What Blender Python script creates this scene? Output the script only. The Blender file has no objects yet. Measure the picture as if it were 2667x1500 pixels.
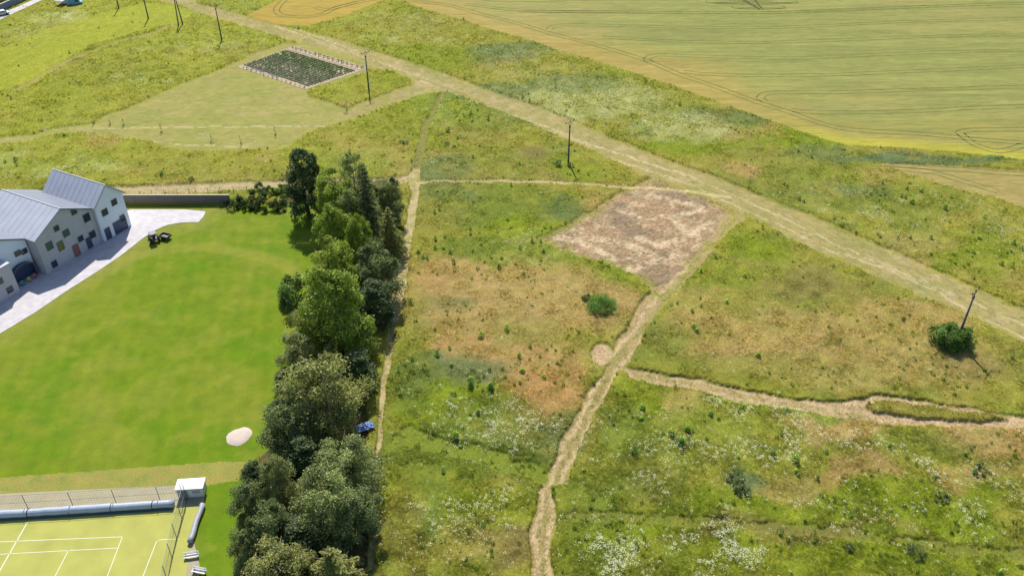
import bpy, bmesh, math, random
import numpy as np
from mathutils import Vector, Matrix
R = math.radians
scene = bpy.context.scene
C = scene.collection

# ------------------------------------------------------------------ camera, sky, sun, exposure
CAM_H = 90.0; PITCH = 35.5; FPX = 2250.0
cam_d = bpy.data.cameras.new('camera'); cam = bpy.data.objects.new('camera', cam_d); C.objects.link(cam)
cam.location = (0, 0, CAM_H); cam.rotation_euler = (R(90 - PITCH), 0, 0)
cam_d.sensor_width = 36; cam_d.lens = FPX / 2667 * 36; cam_d.clip_start = 1; cam_d.clip_end = 20000
scene.camera = cam

SUN_DIR = Vector((-0.15, 0.85, 1.02)).normalized()      # towards the sun
world = bpy.data.worlds.new('World'); scene.world = world; world.use_nodes = True
wn = world.node_tree; bg = wn.nodes['Background']
sky = wn.nodes.new('ShaderNodeTexSky'); sky.sky_type = 'NISHITA'; sky.sun_disc = False
sky.sun_elevation = math.asin(SUN_DIR.z); sky.sun_rotation = math.atan2(SUN_DIR.x, SUN_DIR.y)
sky.altitude = 300; sky.air_density = 1.0; sky.dust_density = 1.0
wn.links.new(sky.outputs[0], bg.inputs[0]); bg.inputs[1].default_value = 0.10
sd = bpy.data.lights.new('sun', 'SUN'); sd.energy = 4.2; sd.angle = R(0.55); sd.color = (1.0, 0.945, 0.84)
so = bpy.data.objects.new('sun', sd); C.objects.link(so)
so.rotation_euler = (-SUN_DIR).to_track_quat('-Z', 'Y').to_euler(); so.location = (0, 200, 150)
scene.view_settings.view_transform = 'Standard'; scene.view_settings.look = 'None'
scene.view_settings.gamma = 1; scene.view_settings.use_curve_mapping = False
scene.view_settings.exposure = 0.85
EXPO = 2 ** 0.75

rng = np.random.default_rng(7); random.seed(7)

# ------------------------------------------------------------------ helpers
TH = R(PITCH)
def G(x, y, z=0.0):
    """point of the place at height z seen at photograph position x, y"""
    u = (x - 1333.5) / FPX; v = (750 - y) / FPX
    dy = math.cos(TH) + v * math.sin(TH); dz = -math.sin(TH) + v * math.cos(TH)
    t = (z - CAM_H) / dz
    return Vector((u * t, dy * t, z))
def GP(pts, z=0.0): return [G(x, y, z) for x, y in pts]
DK = 2667 / 2576
def D(pts): return [(x * DK, y * DK) for x, y in pts]

def lin(r, g, b, k=1.0):
    f = lambda c: ((c / 255 + .055) / 1.055) ** 2.4 if c > 10 else c / 255 / 12.92
    return (f(r) * k, f(g) * k, f(b) * k)

_tab = rng.random((256, 256))
def vnoise(x, y, s, seed=0):
    x = x / s + seed * 17.31; y = y / s + seed * 9.77
    xi = np.floor(x).astype(np.int64); yi = np.floor(y).astype(np.int64)
    fx = x - xi; fy = y - yi; fx = fx * fx * (3 - 2 * fx); fy = fy * fy * (3 - 2 * fy)
    a = _tab[xi & 255, yi & 255]; b = _tab[(xi + 1) & 255, yi & 255]
    c = _tab[xi & 255, (yi + 1) & 255]; d = _tab[(xi + 1) & 255, (yi + 1) & 255]
    return a + (b - a) * fx + (c - a) * fy + (a - b - c + d) * fx * fy
def fbm(x, y, s, o=4, seed=0):
    t = np.zeros_like(x); a = 1; n = 0
    for i in range(o):
        t += a * vnoise(x, y, s / 2 ** i, seed + i * 3); n += a; a *= .55
    return t / n
def sstep(a, b, x):
    t = np.clip((x - a) / (b - a), 0, 1); return t * t * (3 - 2 * t)
def inpoly(x, y, P):
    ins = np.zeros(x.shape, bool); n = len(P)
    xs = [p[0] for p in P]; ys = [p[1] for p in P]
    m = (x > min(xs)) & (x < max(xs)) & (y > min(ys)) & (y < max(ys))
    xx = x[m]; yy = y[m]; r = np.zeros(xx.shape, bool)
    for i in range(n):
        x0, y0 = xs[i], ys[i]; x1, y1 = xs[i - 1], ys[i - 1]
        if y0 == y1: continue
        c = ((y0 > yy) != (y1 > yy)) & (xx < (x1 - x0) * (yy - y0) / (y1 - y0) + x0)
        r ^= c
    ins[m] = r
    return ins
def polydist(x, y, P):
    d = np.full(x.shape, 1e9)
    for i in range(len(P) - 1):
        ax, ay = P[i][0], P[i][1]; bx, by = P[i + 1][0], P[i + 1][1]
        L = (bx - ax) ** 2 + (by - ay) ** 2 + 1e-9
        t = np.clip(((x - ax) * (bx - ax) + (y - ay) * (by - ay)) / L, 0, 1)
        d = np.minimum(d, np.hypot(x - ax - t * (bx - ax), y - ay - t * (by - ay)))
    return d

def tag(o, label=None, cat=None, group=None, kind=None):
    if label: o['label'] = label
    if cat: o['category'] = cat
    if group: o['group'] = group
    if kind: o['kind'] = kind
    return o
def empty(name, loc, rz=0.0):
    o = bpy.data.objects.new(name, None); C.objects.link(o)
    o.location = loc; o.rotation_euler = (0, 0, rz); o.empty_display_size = .3
    return o
def link_mesh(name, me, mat=None, parent=None):
    o = bpy.data.objects.new(name, me); C.objects.link(o)
    if mat: me.materials.append(mat)
    if parent: o.parent = parent
    return o
def copy_tree(o, parent=None):
    c = o.copy(); C.objects.link(c); c.parent = parent
    for ch in o.children: copy_tree(ch, c)
    return c

class MB:
    """collects shapes into one mesh"""
    def __init__(s): s.v = []; s.f = []
    def add(s, vs, fs):
        n = len(s.v); s.v += [tuple(v) for v in vs]; s.f += [tuple(i + n for i in f) for f in fs]; return s
    def box(s, x0, x1, y0, y1, z0, z1, M=None):
        vs = [Vector(p) for p in ((x0, y0, z0), (x1, y0, z0), (x1, y1, z0), (x0, y1, z0), (x0, y0, z1), (x1, y0, z1), (x1, y1, z1), (x0, y1, z1))]
        if M: vs = [M @ v for v in vs]
        return s.add(vs, [(0, 3, 2, 1), (4, 5, 6, 7), (0, 1, 5, 4), (1, 2, 6, 5), (2, 3, 7, 6), (3, 0, 4, 7)])
    def tube(s, pts, rad, n=8):
        pts = [Vector(p) for p in pts]
        if not hasattr(rad, '__len__'): rad = [rad] * len(pts)
        b = len(s.v); vs = []; fs = []
        for i, p in enumerate(pts):
            d = (pts[min(i + 1, len(pts) - 1)] - pts[max(i - 1, 0)]).normalized()
            u = d.orthogonal() if abs(d.z) > .9 else d.cross(Vector((0, 0, 1)))
            u.normalize(); w = d.cross(u)
            if abs(d.z) > .9: u = Vector((1, 0, 0)); u = (u - d * u.dot(d)).normalized(); w = d.cross(u)
            for k in range(n):
                a = 2 * math.pi * k / n; vs.append(p + (u * math.cos(a) + w * math.sin(a)) * rad[i])
        for i in range(len(pts) - 1):
            for k in range(n):
                k2 = (k + 1) % n
                fs.append((i * n + k, i * n + k2, (i + 1) * n + k2, (i + 1) * n + k))
        fs.append(tuple(range(n - 1, -1, -1))); fs.append(tuple((len(pts) - 1) * n + k for k in range(n)))
        return s.add(vs, fs)
    def prism(s, poly, z0, z1):
        n = len(poly)
        vs = [(p[0], p[1], z0) for p in poly] + [(p[0], p[1], z1) for p in poly]
        return s.add(vs, [tuple(range(n - 1, -1, -1)), tuple(range(n, 2 * n))] + [(i, (i + 1) % n, n + (i + 1) % n, n + i) for i in range(n)])
    def build(s, name, mat, parent=None, smooth=False, bevel=0):
        me = bpy.data.meshes.new(name); me.from_pydata(s.v, [], s.f); me.update()
        if smooth:
            for p in me.polygons: p.use_smooth = True
        o = link_mesh(name, me, mat, parent)
        if bevel:
            m = o.modifiers.new('bevel', 'BEVEL'); m.width = bevel; m.segments = 2; m.limit_method = 'ANGLE'
        return o

# ------------------------------------------------------------------ materials
def nodes(mat): mat.use_nodes = True; nt = mat.node_tree; nt.nodes.clear(); return nt
def N(nt, t, **kw):
    n = nt.nodes.new(t)
    for k, v in kw.items():
        if k in n.inputs.keys() if isinstance(k, str) else False: n.inputs[k].default_value = v
        else: setattr(n, k, v)
    return n
def simple(name, col, rough=.7, metal=0, var=.12, scale=2.0, bump=0.0, spec=.5):
    m = bpy.data.materials.new(name); nt = nodes(m); L = nt.links.new
    out = N(nt, 'ShaderNodeOutputMaterial'); p = N(nt, 'ShaderNodeBsdfPrincipled')
    p.inputs['Roughness'].default_value = rough; p.inputs['Metallic'].default_value = metal
    p.inputs['Specular IOR Level'].default_value = spec
    g = N(nt, 'ShaderNodeNewGeometry'); nz = N(nt, 'ShaderNodeTexNoise'); nz.inputs['Scale'].default_value = scale
    nz.inputs['Detail'].default_value = 5
    L(g.outputs['Position'], nz.inputs['Vector'])
    mr = N(nt, 'ShaderNodeMapRange'); mr.inputs[1].default_value = .25; mr.inputs[2].default_value = .75
    mr.inputs[3].default_value = 1 - var; mr.inputs[4].default_value = 1 + var
    L(nz.outputs[0], mr.inputs[0])
    mx = N(nt, 'ShaderNodeVectorMath', operation='SCALE'); mx.inputs[0].default_value = col[:3]
    L(mr.outputs[0], mx.inputs['Scale']); L(mx.outputs[0], p.inputs['Base Color'])
    if bump:
        b = N(nt, 'ShaderNodeBump'); b.inputs['Strength'].default_value = 1; b.inputs['Distance'].default_value = bump
        L(nz.outputs[0], b.inputs['Height']); L(b.outputs[0], p.inputs['Normal'])
    L(p.outputs[0], out.inputs[0]); return m
def ground_mat(name, fine=3.0, mid=.6, cf=.5, cm=.25, bump=.12, ang=0.0, stretch=1.0, hue=.04):
    """colour from the painted attribute, broken up by stretched noise"""
    m = bpy.data.materials.new(name); nt = nodes(m); L = nt.links.new
    out = N(nt, 'ShaderNodeOutputMaterial'); p = N(nt, 'ShaderNodeBsdfPrincipled')
    p.inputs['Roughness'].default_value = .95; p.inputs['Specular IOR Level'].default_value = .1
    at = N(nt, 'ShaderNodeAttribute'); at.attribute_name = 'Col'
    g = N(nt, 'ShaderNodeNewGeometry'); mp = N(nt, 'ShaderNodeMapping'); mp.vector_type = 'TEXTURE'
    mp.inputs['Rotation'].default_value = (0, 0, ang); mp.inputs['Scale'].default_value = (stretch, 1, 1)
    L(g.outputs['Position'], mp.inputs['Vector'])
    n1 = N(nt, 'ShaderNodeTexNoise'); n1.inputs['Scale'].default_value = fine; n1.inputs['Detail'].default_value = 6; n1.inputs['Roughness'].default_value = .7
    n2 = N(nt, 'ShaderNodeTexNoise'); n2.inputs['Scale'].default_value = mid; n2.inputs['Detail'].default_value = 5; n2.inputs['Roughness'].default_value = .65
    L(mp.outputs[0], n1.inputs['Vector']); L(mp.outputs[0], n2.inputs['Vector'])
    def mr(src, lo, hi):
        r = N(nt, 'ShaderNodeMapRange'); r.inputs[1].default_value = .3; r.inputs[2].default_value = .7
        r.inputs[3].default_value = lo; r.inputs[4].default_value = hi; r.clamp = False; L(src, r.inputs[0]); return r.outputs[0]
    a = mr(n1.outputs[0], 1 - cf, 1 + cf); b = mr(n2.outputs[0], 1 - cm, 1 + cm)
    mul = N(nt, 'ShaderNodeMath', operation='MULTIPLY'); L(a, mul.inputs[0]); L(b, mul.inputs[1])
    mxx = N(nt, 'ShaderNodeMath', operation='MAXIMUM'); L(mul.outputs[0], mxx.inputs[0]); mxx.inputs[1].default_value = .15
    sc = N(nt, 'ShaderNodeVectorMath', operation='SCALE'); L(at.outputs['Color'], sc.inputs[0]); L(mxx.outputs[0], sc.inputs['Scale'])
    hs = N(nt, 'ShaderNodeHueSaturation'); L(sc.outputs[0], hs.inputs['Color'])
    L(mr(n2.outputs[1], .5 - hue, .5 + hue) if False else mr(n2.outputs[0], .5 + hue, .5 - hue), hs.inputs['Hue'])
    L(hs.outputs[0], p.inputs['Base Color'])
    bm = N(nt, 'ShaderNodeBump'); bm.inputs['Distance'].default_value = bump; bm.inputs['Strength'].default_value = .8
    L(n1.outputs[0], bm.inputs['Height']); L(bm.outputs[0], p.inputs['Normal'])
    L(p.outputs[0], out.inputs[0]); return m
def leaf_mat(name, attr='tint', typ='GEOMETRY', trans=.3, col=None, rough=.6):
    m = bpy.data.materials.new(name); nt = nodes(m); L = nt.links.new
    out = N(nt, 'ShaderNodeOutputMaterial'); p = N(nt, 'ShaderNodeBsdfPrincipled')
    p.inputs['Roughness'].default_value = rough; p.inputs['Specular IOR Level'].default_value = .25
    t = N(nt, 'ShaderNodeBsdfTranslucent'); mx = N(nt, 'ShaderNodeMixShader'); mx.inputs[0].default_value = trans
    at = N(nt, 'ShaderNodeAttribute'); at.attribute_name = attr; at.attribute_type = typ
    src = at.outputs['Color']
    if col:
        ml = N(nt, 'ShaderNodeVectorMath', operation='MULTIPLY'); L(src, ml.inputs[0]); ml.inputs[1].default_value = col
        src = ml.outputs[0]
    L(src, p.inputs['Base Color'])
    t2 = N(nt, 'ShaderNodeVectorMath', operation='MULTIPLY'); L(src, t2.inputs[0]); t2.inputs[1].default_value = (1.35, 1.42, .9)
    L(t2.outputs[0], t.inputs[0])
    L(p.outputs[0], mx.inputs[1]); L(t.outputs[0], mx.inputs[2]); L(mx.outputs[0], out.inputs[0]); return m

# ------------------------------------------------------------------ the plan of the land (outlines, on the ground)
KC = 1 / EXPO / 1.05
def pc(r, g, b): return np.array(lin(r, g, b, KC))
track_poly = [(395, -40), (395, 0), (468, 16), (507, 35), (573, 52), (664, 80), (783, 115), (900, 149), (952, 180), (1022, 188), (1066, 206),
    (1071, 215), (1064, 224), (1015, 241), (935, 269), (901, 285), (880, 325), (945, 304), (1005, 280), (1050, 266), (1096, 248), (1145, 241), (1172, 241),
    (1232, 266), (1337, 304), (1389, 328), (1445, 353), (1529, 388), (1616, 426), (1669, 458), (1700, 462), (1800, 500), (1900, 545), (1925, 556), (1949, 565), (2012, 597), (2099, 646), (2186, 681),
    (2291, 726), (2396, 775), (2501, 813), (2606, 866), (2760, 945), (2760, 850), (2667, 803), (2536, 747), (2396, 684), (2291, 639), (2151, 576),
    (2012, 520), (1837, 450), (1800, 440), (1651, 381), (1529, 332), (1400, 276), (1284, 238), (1180, 199), (1113, 175), (970, 131),
    (900, 108), (803, 84), (716, 66), (622, 36), (517, 10), (480, -40)]
mown_poly = [(-200, 372), (0, 356), (70, 353), (122, 339), (192, 327), (245, 321), (266, 304), (314, 287), (367, 267), (437, 234), (489, 211),
    (545, 192), (594, 171), (660, 140), (740, 112), (783, 113), (900, 149), (950, 180), (962, 188), (880, 215), (800, 238), (802, 249), (872, 271), (901, 285), (940, 268), (1010, 243), (1010, 278),
    (945, 304), (880, 325), (821, 339), (769, 370), (751, 386), (629, 395), (524, 398), (437, 388), (384, 370), (314, 356), (210, 349), (140, 353), (35, 377), (0, 379), (-200, 400)]
p1_poly = [(1148, 238), (1118, 297), (1098, 332), (1088, 381), (1080, 430), (1068, 455), (1035, 466), (1030, 478), (1066, 480), (1072, 502), (1060, 560), (1050, 620),
    (1040, 670), (1032, 700), (1018, 780), (1012, 850), (1006, 920), (992, 1010), (984, 1100), (976, 1200), (972, 1300), (964, 1400), (955, 1520), (975, 1520), (985, 1400),
    (984, 1300), (988, 1200), (998, 1100), (1008, 1010), (1020, 930), (1030, 860), (1050, 790), (1060, 720), (1068, 660), (1084, 560), (1093, 502), (1094, 470), (1094, 455), (1098, 432),
    (1110, 381), (1116, 332), (1132, 297), (1163, 238)]
p2_poly = [(-100, 514), (0, 508), (60, 500), (304, 488), (594, 476), (758, 471), (900, 466), (1035, 466), (1066, 470), (1066, 480), (1030, 480), (900, 486), (758, 488), (594, 499), (335, 508), (150, 512), (0, 525), (-100, 532)]
mulch_poly = [(1400, 621), (1459, 593), (1500, 570), (1546, 544), (1590, 516), (1620, 499), (1655, 481), (1697, 462), (1780, 492), (1860, 530), (1900, 545), (1925, 560), (1905, 590), (1880, 622), (1837, 660), (1800, 705), (1767, 748), (1739, 785),
    (1686, 762), (1686, 747), (1651, 719), (1616, 702), (1494, 667), (1424, 639)]
p4_poly = [(1690, 755), (1669, 789), (1634, 845), (1606, 883), (1596, 930), (1572, 970), (1543, 1000), (1520, 1045), (1473, 1122), (1445, 1196), (1421, 1255), (1410, 1269), (1396, 1325), (1382, 1377),
    (1379, 1454), (1377, 1560), (1433, 1560), (1438, 1454), (1445, 1384), (1447, 1314), (1440, 1269), (1480, 1252), (1494, 1203), (1518, 1140), (1553, 1087), (1592, 1005), (1600, 985), (1620, 975), (1637, 939), (1648, 922), (1686, 852), (1739, 785), (1810, 712), (1860, 650), (1912, 590), (1949, 565), (1925, 540), (1880, 560), (1850, 620), (1800, 680), (1720, 750)]
p6_poly = D([(1560, 925), (1600, 932), (1640, 940), (1760, 955), (1900, 985), (2020, 1005), (2120, 1012), (2160, 1000), (2200, 995), (2330, 1010), (2450, 1030), (2576, 1050), (2700, 1068), (2700, 1090), (2576, 1080), (2450, 1079),
    (2300, 1075), (2180, 1062), (2080, 1045), (1990, 1035), (1860, 1015), (1760, 985), (1640, 966), (1580, 952)])
p6_island = D([(2165, 1020), (2200, 1012), (2290, 1018), (2400, 1036), (2500, 1048), (2540, 1056), (2450, 1060), (2300, 1055), (2200, 1036)])
circle_poly = [(1567 + 31 * math.cos(a / 16 * 6.283), 922 + 31 * math.sin(a / 16 * 6.283)) for a in range(16)]
grain_poly = [(646, 42), (716, 7), (760, -3), (1000, -120), (3200, -120), (3200, 430), (2667, 419), (2553, 405), (2361, 388), (2204, 381), (2137, 363), (2047, 332), (1907, 283), (1767, 231), (1669, 199), (1553, 161), (1459, 136),
    (1372, 105), (1277, 80), (1197, 52), (1145, 38), (1068, 14), (1057, 4), (1030, -2), (1005, -2), (987, 9), (950, 22), (900, 43), (850, 58), (804, 70), (740, 68), (699, 64), (655, 52)]
fallow_poly = [(2274, 425), (2450, 432), (2667, 444), (2800, 450), (2800, 600), (2667, 545), (2600, 520), (2480, 490), (2360, 455)]
bright_poly = [(-80, 150), (0, 133), (63, 105), (157, 66), (224, 49), (314, 24), (380, 10), (454, 14), (500, 38), (470, 60), (349, 87), (300, 103), (245, 115), (205, 140), (157, 166), (110, 195), (70, 217), (0, 241), (-80, 255)]
lawn_poly = [(-150, 980), (0, 869), (175, 757), (314, 667), (367, 625), (437, 586), (517, 579), (535, 551), (520, 534), (600, 531), (830, 531), (835, 600), (815, 700), (795, 800),
    (770, 880), (745, 980), (720, 1100), (700, 1170), (665, 1200), (640, 1300), (620, 1400), (605, 1530), (-150, 1530)]
strip_poly = [(-100, 1250), (0, 1243), (300, 1222), (560, 1203), (650, 1200), (620, 1250), (545, 1262), (470, 1264), (0, 1287), (-100, 1290)]
yard_poly = [(-200, 1060), (0, 869), (90, 815), (175, 757), (245, 713), (314, 667), (367, 625), (437, 586), (517, 579), (540, 551), (605, 530), (332, 530), (-200, 530)]
wood_poly = [(745, 500), (850, 470), (1000, 470), (1045, 530), (1045, 600), (1030, 690), (1005, 790), (975, 870), (960, 960), (955, 1060), (955, 1200), (955, 1300), (960, 1400), (950, 1530), (600, 1530), (640, 1300), (680, 1190), (725, 1100),
    (748, 980), (775, 880), (800, 800), (818, 700), (830, 600), (800, 560), (745, 545)]
bed_poly = [(617, 174.5), (765, 121), (962, 178), (796, 234)]
W = lambda P: [(q.x, q.y) for q in GP(P)]
POLY = {k: W(v) for k, v in dict(track=track_poly, mown=mown_poly, p1=p1_poly, p2=p2_poly, mulch=mulch_poly, p4=p4_poly, p6=p6_poly, isl=p6_island, circ=circle_poly,
    grain=grain_poly, fallow=fallow_poly, bright=bright_poly, lawn=lawn_poly, strip=strip_poly, wood=wood_poly, bed=bed_poly, yard=yard_poly).items()}
ruts = [W(D(l)) for l in (
    [(690, 66), (740, 82), (800, 105), (850, 122), (960, 160), (1080, 200)],
    [(700, 62), (760, 80), (820, 102), (900, 128)],
    [(1060, 205), (1200, 260), (1350, 320), (1500, 370), (1650, 418), (1740, 446), (1876, 505), (2003, 563), (2111, 620), (2233, 671), (2335, 715), (2466, 769), (2580, 822)],
    [(1480, 380), (1600, 420), (1720, 458), (1850, 518), (1980, 575), (2090, 632), (2196, 664), (2348, 728), (2450, 790), (2576, 850)],
    [(1300, 290), (1450, 350), (1600, 402), (1760, 450)])]
thin3 = W([(1096, 476), (1200, 474), (1319, 473), (1494, 479), (1634, 489), (1720, 493), (1800, 500), (1900, 515)])
thinm = W([(100, 340), (250, 335), (380, 333), (520, 331), (700, 330), (800, 329), (860, 328)])
thinm2 = W([(300, 360), (380, 368), (480, 378), (640, 384)])
yellowtrail = W([(50, 233), (110, 200), (150, 172), (210, 148), (260, 128), (330, 104), (400, 88), (450, 68)])
arc1 = W(D([(1040, 1040), (1070, 1080), (1130, 1108), (1200, 1120), (1290, 1135), (1370, 1160)]))
arc2 = W(D([(1000, 1110), (1060, 1120), (1150, 1125), (1240, 1145), (1330, 1175), (1375, 1200)]))
arc3 = W(D([(1030, 1085), (1100, 1120), (1200, 1150), (1300, 1180), (1370, 1205)]))
flat1 = W(D([(1440, 1300), (1700, 1308), (1900, 1325), (2150, 1345), (2400, 1385), (2576, 1400)]))
mulchs = [W(D(l)) for l in ([(1400, 600), (1450, 605), (1500, 628), (1545, 655)], [(1440, 580), (1480, 600), (1560, 610), (1640, 640)], [(1560, 530), (1620, 550), (1700, 545), (1760, 525)], [(1600, 600), (1660, 620), (1720, 600), (1770, 570)], [(1580, 680), (1640, 660), (1700, 640)], [(1700, 560), (1740, 590), (1790, 560)], [(1600, 490), (1680, 500), (1740, 515)])]
p4mid = W([(1830, 690), (1740, 775), (1650, 880), (1608, 930), (1565, 1020), (1515, 1110), (1470, 1200), (1435, 1280), (1415, 1380), (1408, 1540)])
p4a = W([(1790, 690), (1710, 775), (1632, 880), (1590, 930), (1548, 1020), (1498, 1110), (1454, 1200), (1420, 1280), (1400, 1380), (1393, 1540)])
p4b = W([(1850, 700), (1762, 775), (1668, 880), (1628, 930), (1582, 1020), (1532, 1110), (1486, 1200), (1444, 1280), (1430, 1380), (1423, 1540)])
p6mid = W(D([(1600, 945), (1760, 970), (1980, 1020), (2080, 1032), (2180, 1052)]))
lawnarc = W(D([(200, 700), (300, 655), (400, 630), (520, 620), (640, 640), (720, 665), (740, 690)]))

# patches: x, y, rx, ry in the photograph's 2576 px version, colour name, strength
PAL = dict(green=(120, 137, 50), bright=(136, 153, 34), yellow=(178, 186, 52), olive=(152, 148, 72), dry=(186, 161, 100), red=(190, 152, 95), blue=(108, 128, 82), dark=(62, 92, 44),
    brown=(132, 116, 74), pale=(182, 188, 128), lime=(140, 160, 60), straw=(196, 178, 128))
BL = [(1180, 740, 170, 60, 'dry', .9), (1120, 830, 110, 60, 'dry', .8), (1250, 800, 240, 50, 'dry', .8), (1300, 770, 260, 90, 'dry', .45), (1300, 920, 200, 60, 'dry', .4), (1090, 705, 50, 40, 'red', .6), (1350, 970, 100, 100, 'red', .95), (1190, 885, 80, 35, 'red', .8),
    (1450, 770, 120, 80, 'dry', .8), (1240, 690, 190, 30, 'dry', .7), (1550, 790, 60, 70, 'dry', .8), (1300, 900, 180, 40, 'dry', .6), (1150, 945, 130, 45, 'blue', .8), (1150, 1020, 140, 50, 'bright', .9), (1060, 960, 50, 60, 'green', .7),
    (1080, 1150, 110, 70, 'green', .8), (1250, 1070, 150, 45, 'green', .7), (1340, 830, 80, 30, 'olive', .7), (1200, 1160, 190, 30, 'green', .7), (1130, 770, 90, 18, 'blue', .5), (1000, 950, 30, 200, 'green', .4), (1400, 1120, 50, 60, 'blue', .5),
    (1090, 1290, 45, 50, 'blue', .9), (1200, 1330, 160, 45, 'bright', .6), (1150, 1260, 120, 25, 'bright', .6), (1280, 1400, 80, 50, 'brown', .6), (1100, 1410, 150, 60, 'bright', .5), (1020, 1300, 40, 60, 'olive', .7), (1160, 1380, 100, 30, 'dry', .35),
    (1130, 270, 70, 50, 'bright', .6), (1260, 300, 90, 40, 'green', .5), (1000, 310, 130, 55, 'bright', .5), (1350, 392, 40, 12, 'brown', .8), (1250, 420, 160, 45, 'olive', .6), (1130, 435, 70, 35, 'blue', .6), (1440, 435, 50, 25, 'bright', .7),
    (1200, 345, 90, 20, 'dry', .3), (1250, 520, 190, 50, 'green', .8), (1330, 580, 130, 35, 'bright', .8), (1100, 530, 50, 60, 'olive', .6), (1200, 625, 120, 25, 'green', .8), (1110, 660, 60, 20, 'dry', .5), (1420, 520, 30, 25, 'blue', .6),
    (1485, 505, 30, 10, 'dry', .7), (1120, 480, 60, 20, 'blue', .4), (1560, 690, 80, 25, 'bright', .5), (1350, 660, 120, 20, 'lime', .5),
    (1690, 790, 30, 90, 'bright', .9), (1900, 620, 60, 45, 'bright', .8), (2040, 695, 80, 30, 'brown', .8), (2000, 780, 170, 35, 'olive', .5), (1900, 850, 280, 60, 'dry', .75), (2150, 900, 340, 70, 'dry', .7), (2290, 800, 140, 32, 'dry', .8), (1950, 700, 200, 60, 'olive', .6),
    (2480, 900, 120, 60, 'olive', .5), (1660, 870, 50, 35, 'green', .6), (1800, 700, 100, 30, 'bright', .5), (2200, 730, 130, 25, 'olive', .5), (1760, 780, 60, 40, 'dry', .4), (2420, 930, 70, 30, 'brown', .4), (1980, 935, 200, 20, 'olive', .5), (2050, 740, 150, 30, 'brown', .35),
    (1640, 1000, 80, 45, 'bright', .8), (1540, 1070, 60, 70, 'green', .8), (1730, 1020, 60, 30, 'dry', .7), (1900, 1060, 250, 40, 'lime', .4), (2120, 1082, 130, 22, 'dry', .9), (2490, 1120, 130, 45, 'dry', .9), (2180, 1185, 90, 45, 'dry', .9),
    (2110, 1225, 45, 18, 'red', .9), (1960, 1215, 60, 25, 'dry', .5), (1860, 1215, 40, 25, 'blue', .9), (1700, 1130, 200, 60, 'lime', .4), (1600, 1170, 110, 70, 'green', .5), (1900, 1290, 450, 35, 'bright', .8), (2350, 1270, 260, 60, 'bright', .8),
    (2330, 1120, 80, 30, 'green', .5), (2050, 1410, 340, 50, 'bright', .7), (2400, 1400, 220, 60, 'bright', .7), (2430, 1215, 60, 18, 'dry', .7), (1500, 1300, 90, 90, 'green', .6), (1650, 1340, 200, 30, 'bright', .5), (2000, 1340, 300, 12, 'brown', .5),
    (1450, 255, 220, 50, 'pale', .5), (1260, 140, 90, 25, 'blue', .5), (1060, 150, 130, 32, 'bright', .7), (1000, 60, 130, 25, 'olive', .6), (1300, 125, 110, 18, 'blue', .5), (1420, 215, 130, 22, 'blue', .5), (1600, 185, 110, 16, 'bright', .7), (1230, 235, 110, 20, 'blue', .6),
    (1750, 375, 160, 25, 'bright', .9), (1980, 400, 200, 30, 'olive', .5), (1950, 460, 220, 35, 'green', .4), (2200, 505, 200, 35, 'green', .6), (2450, 650, 130, 55, 'bright', .7), (1860, 432, 40, 12, 'dry', .9), (2270, 655, 60, 16, 'dry', .7), (2300, 610, 100, 20, 'dry', .4),
    (2050, 385, 80, 20, 'blue', .5), (2350, 403, 260, 9, 'blue', .9), (2200, 480, 60, 20, 'blue', .4), (1850, 300, 200, 16, 'blue', .5), (2000, 352, 120, 14, 'bright', .7), (1700, 330, 120, 30, 'pale', .4),
    (300, 190, 150, 35, 'green', .35), (100, 270, 120, 50, 'bright', .4), (430, 213, 60, 12, 'dark', .45), (220, 155, 30, 6, 'dark', .5), (255, 357, 50, 11, 'dry', .9), (330, 440, 35, 12, 'dry', .7), (690, 385, 40, 10, 'dry', .7), (500, 430, 300, 18, 'olive', .4),
    (150, 420, 200, 25, 'lime', .5), (900, 410, 90, 25, 'lime', .5), (150, 50, 70, 14, 'pale', .7), (60, 85, 60, 10, 'pale', .5), (500, 100, 180, 14, 'lime', .6), (480, 145, 200, 18, 'olive', .4), (640, 130, 100, 20, 'olive', .4), (700, 90, 60, 10, 'olive', .5),
    (600, 30, 80, 9, 'blue', .6), (560, 12, 120, 9, 'blue', .5), (840, 185, 90, 25, 'bright', .5), (980, 200, 60, 18, 'bright', .6), (450, 60, 60, 6, 'green', .7), (30, 330, 90, 18, 'bright', .6), (180, 330, 160, 10, 'lime', .5), (2510, 470, 70, 14, 'olive', .7)]
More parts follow.
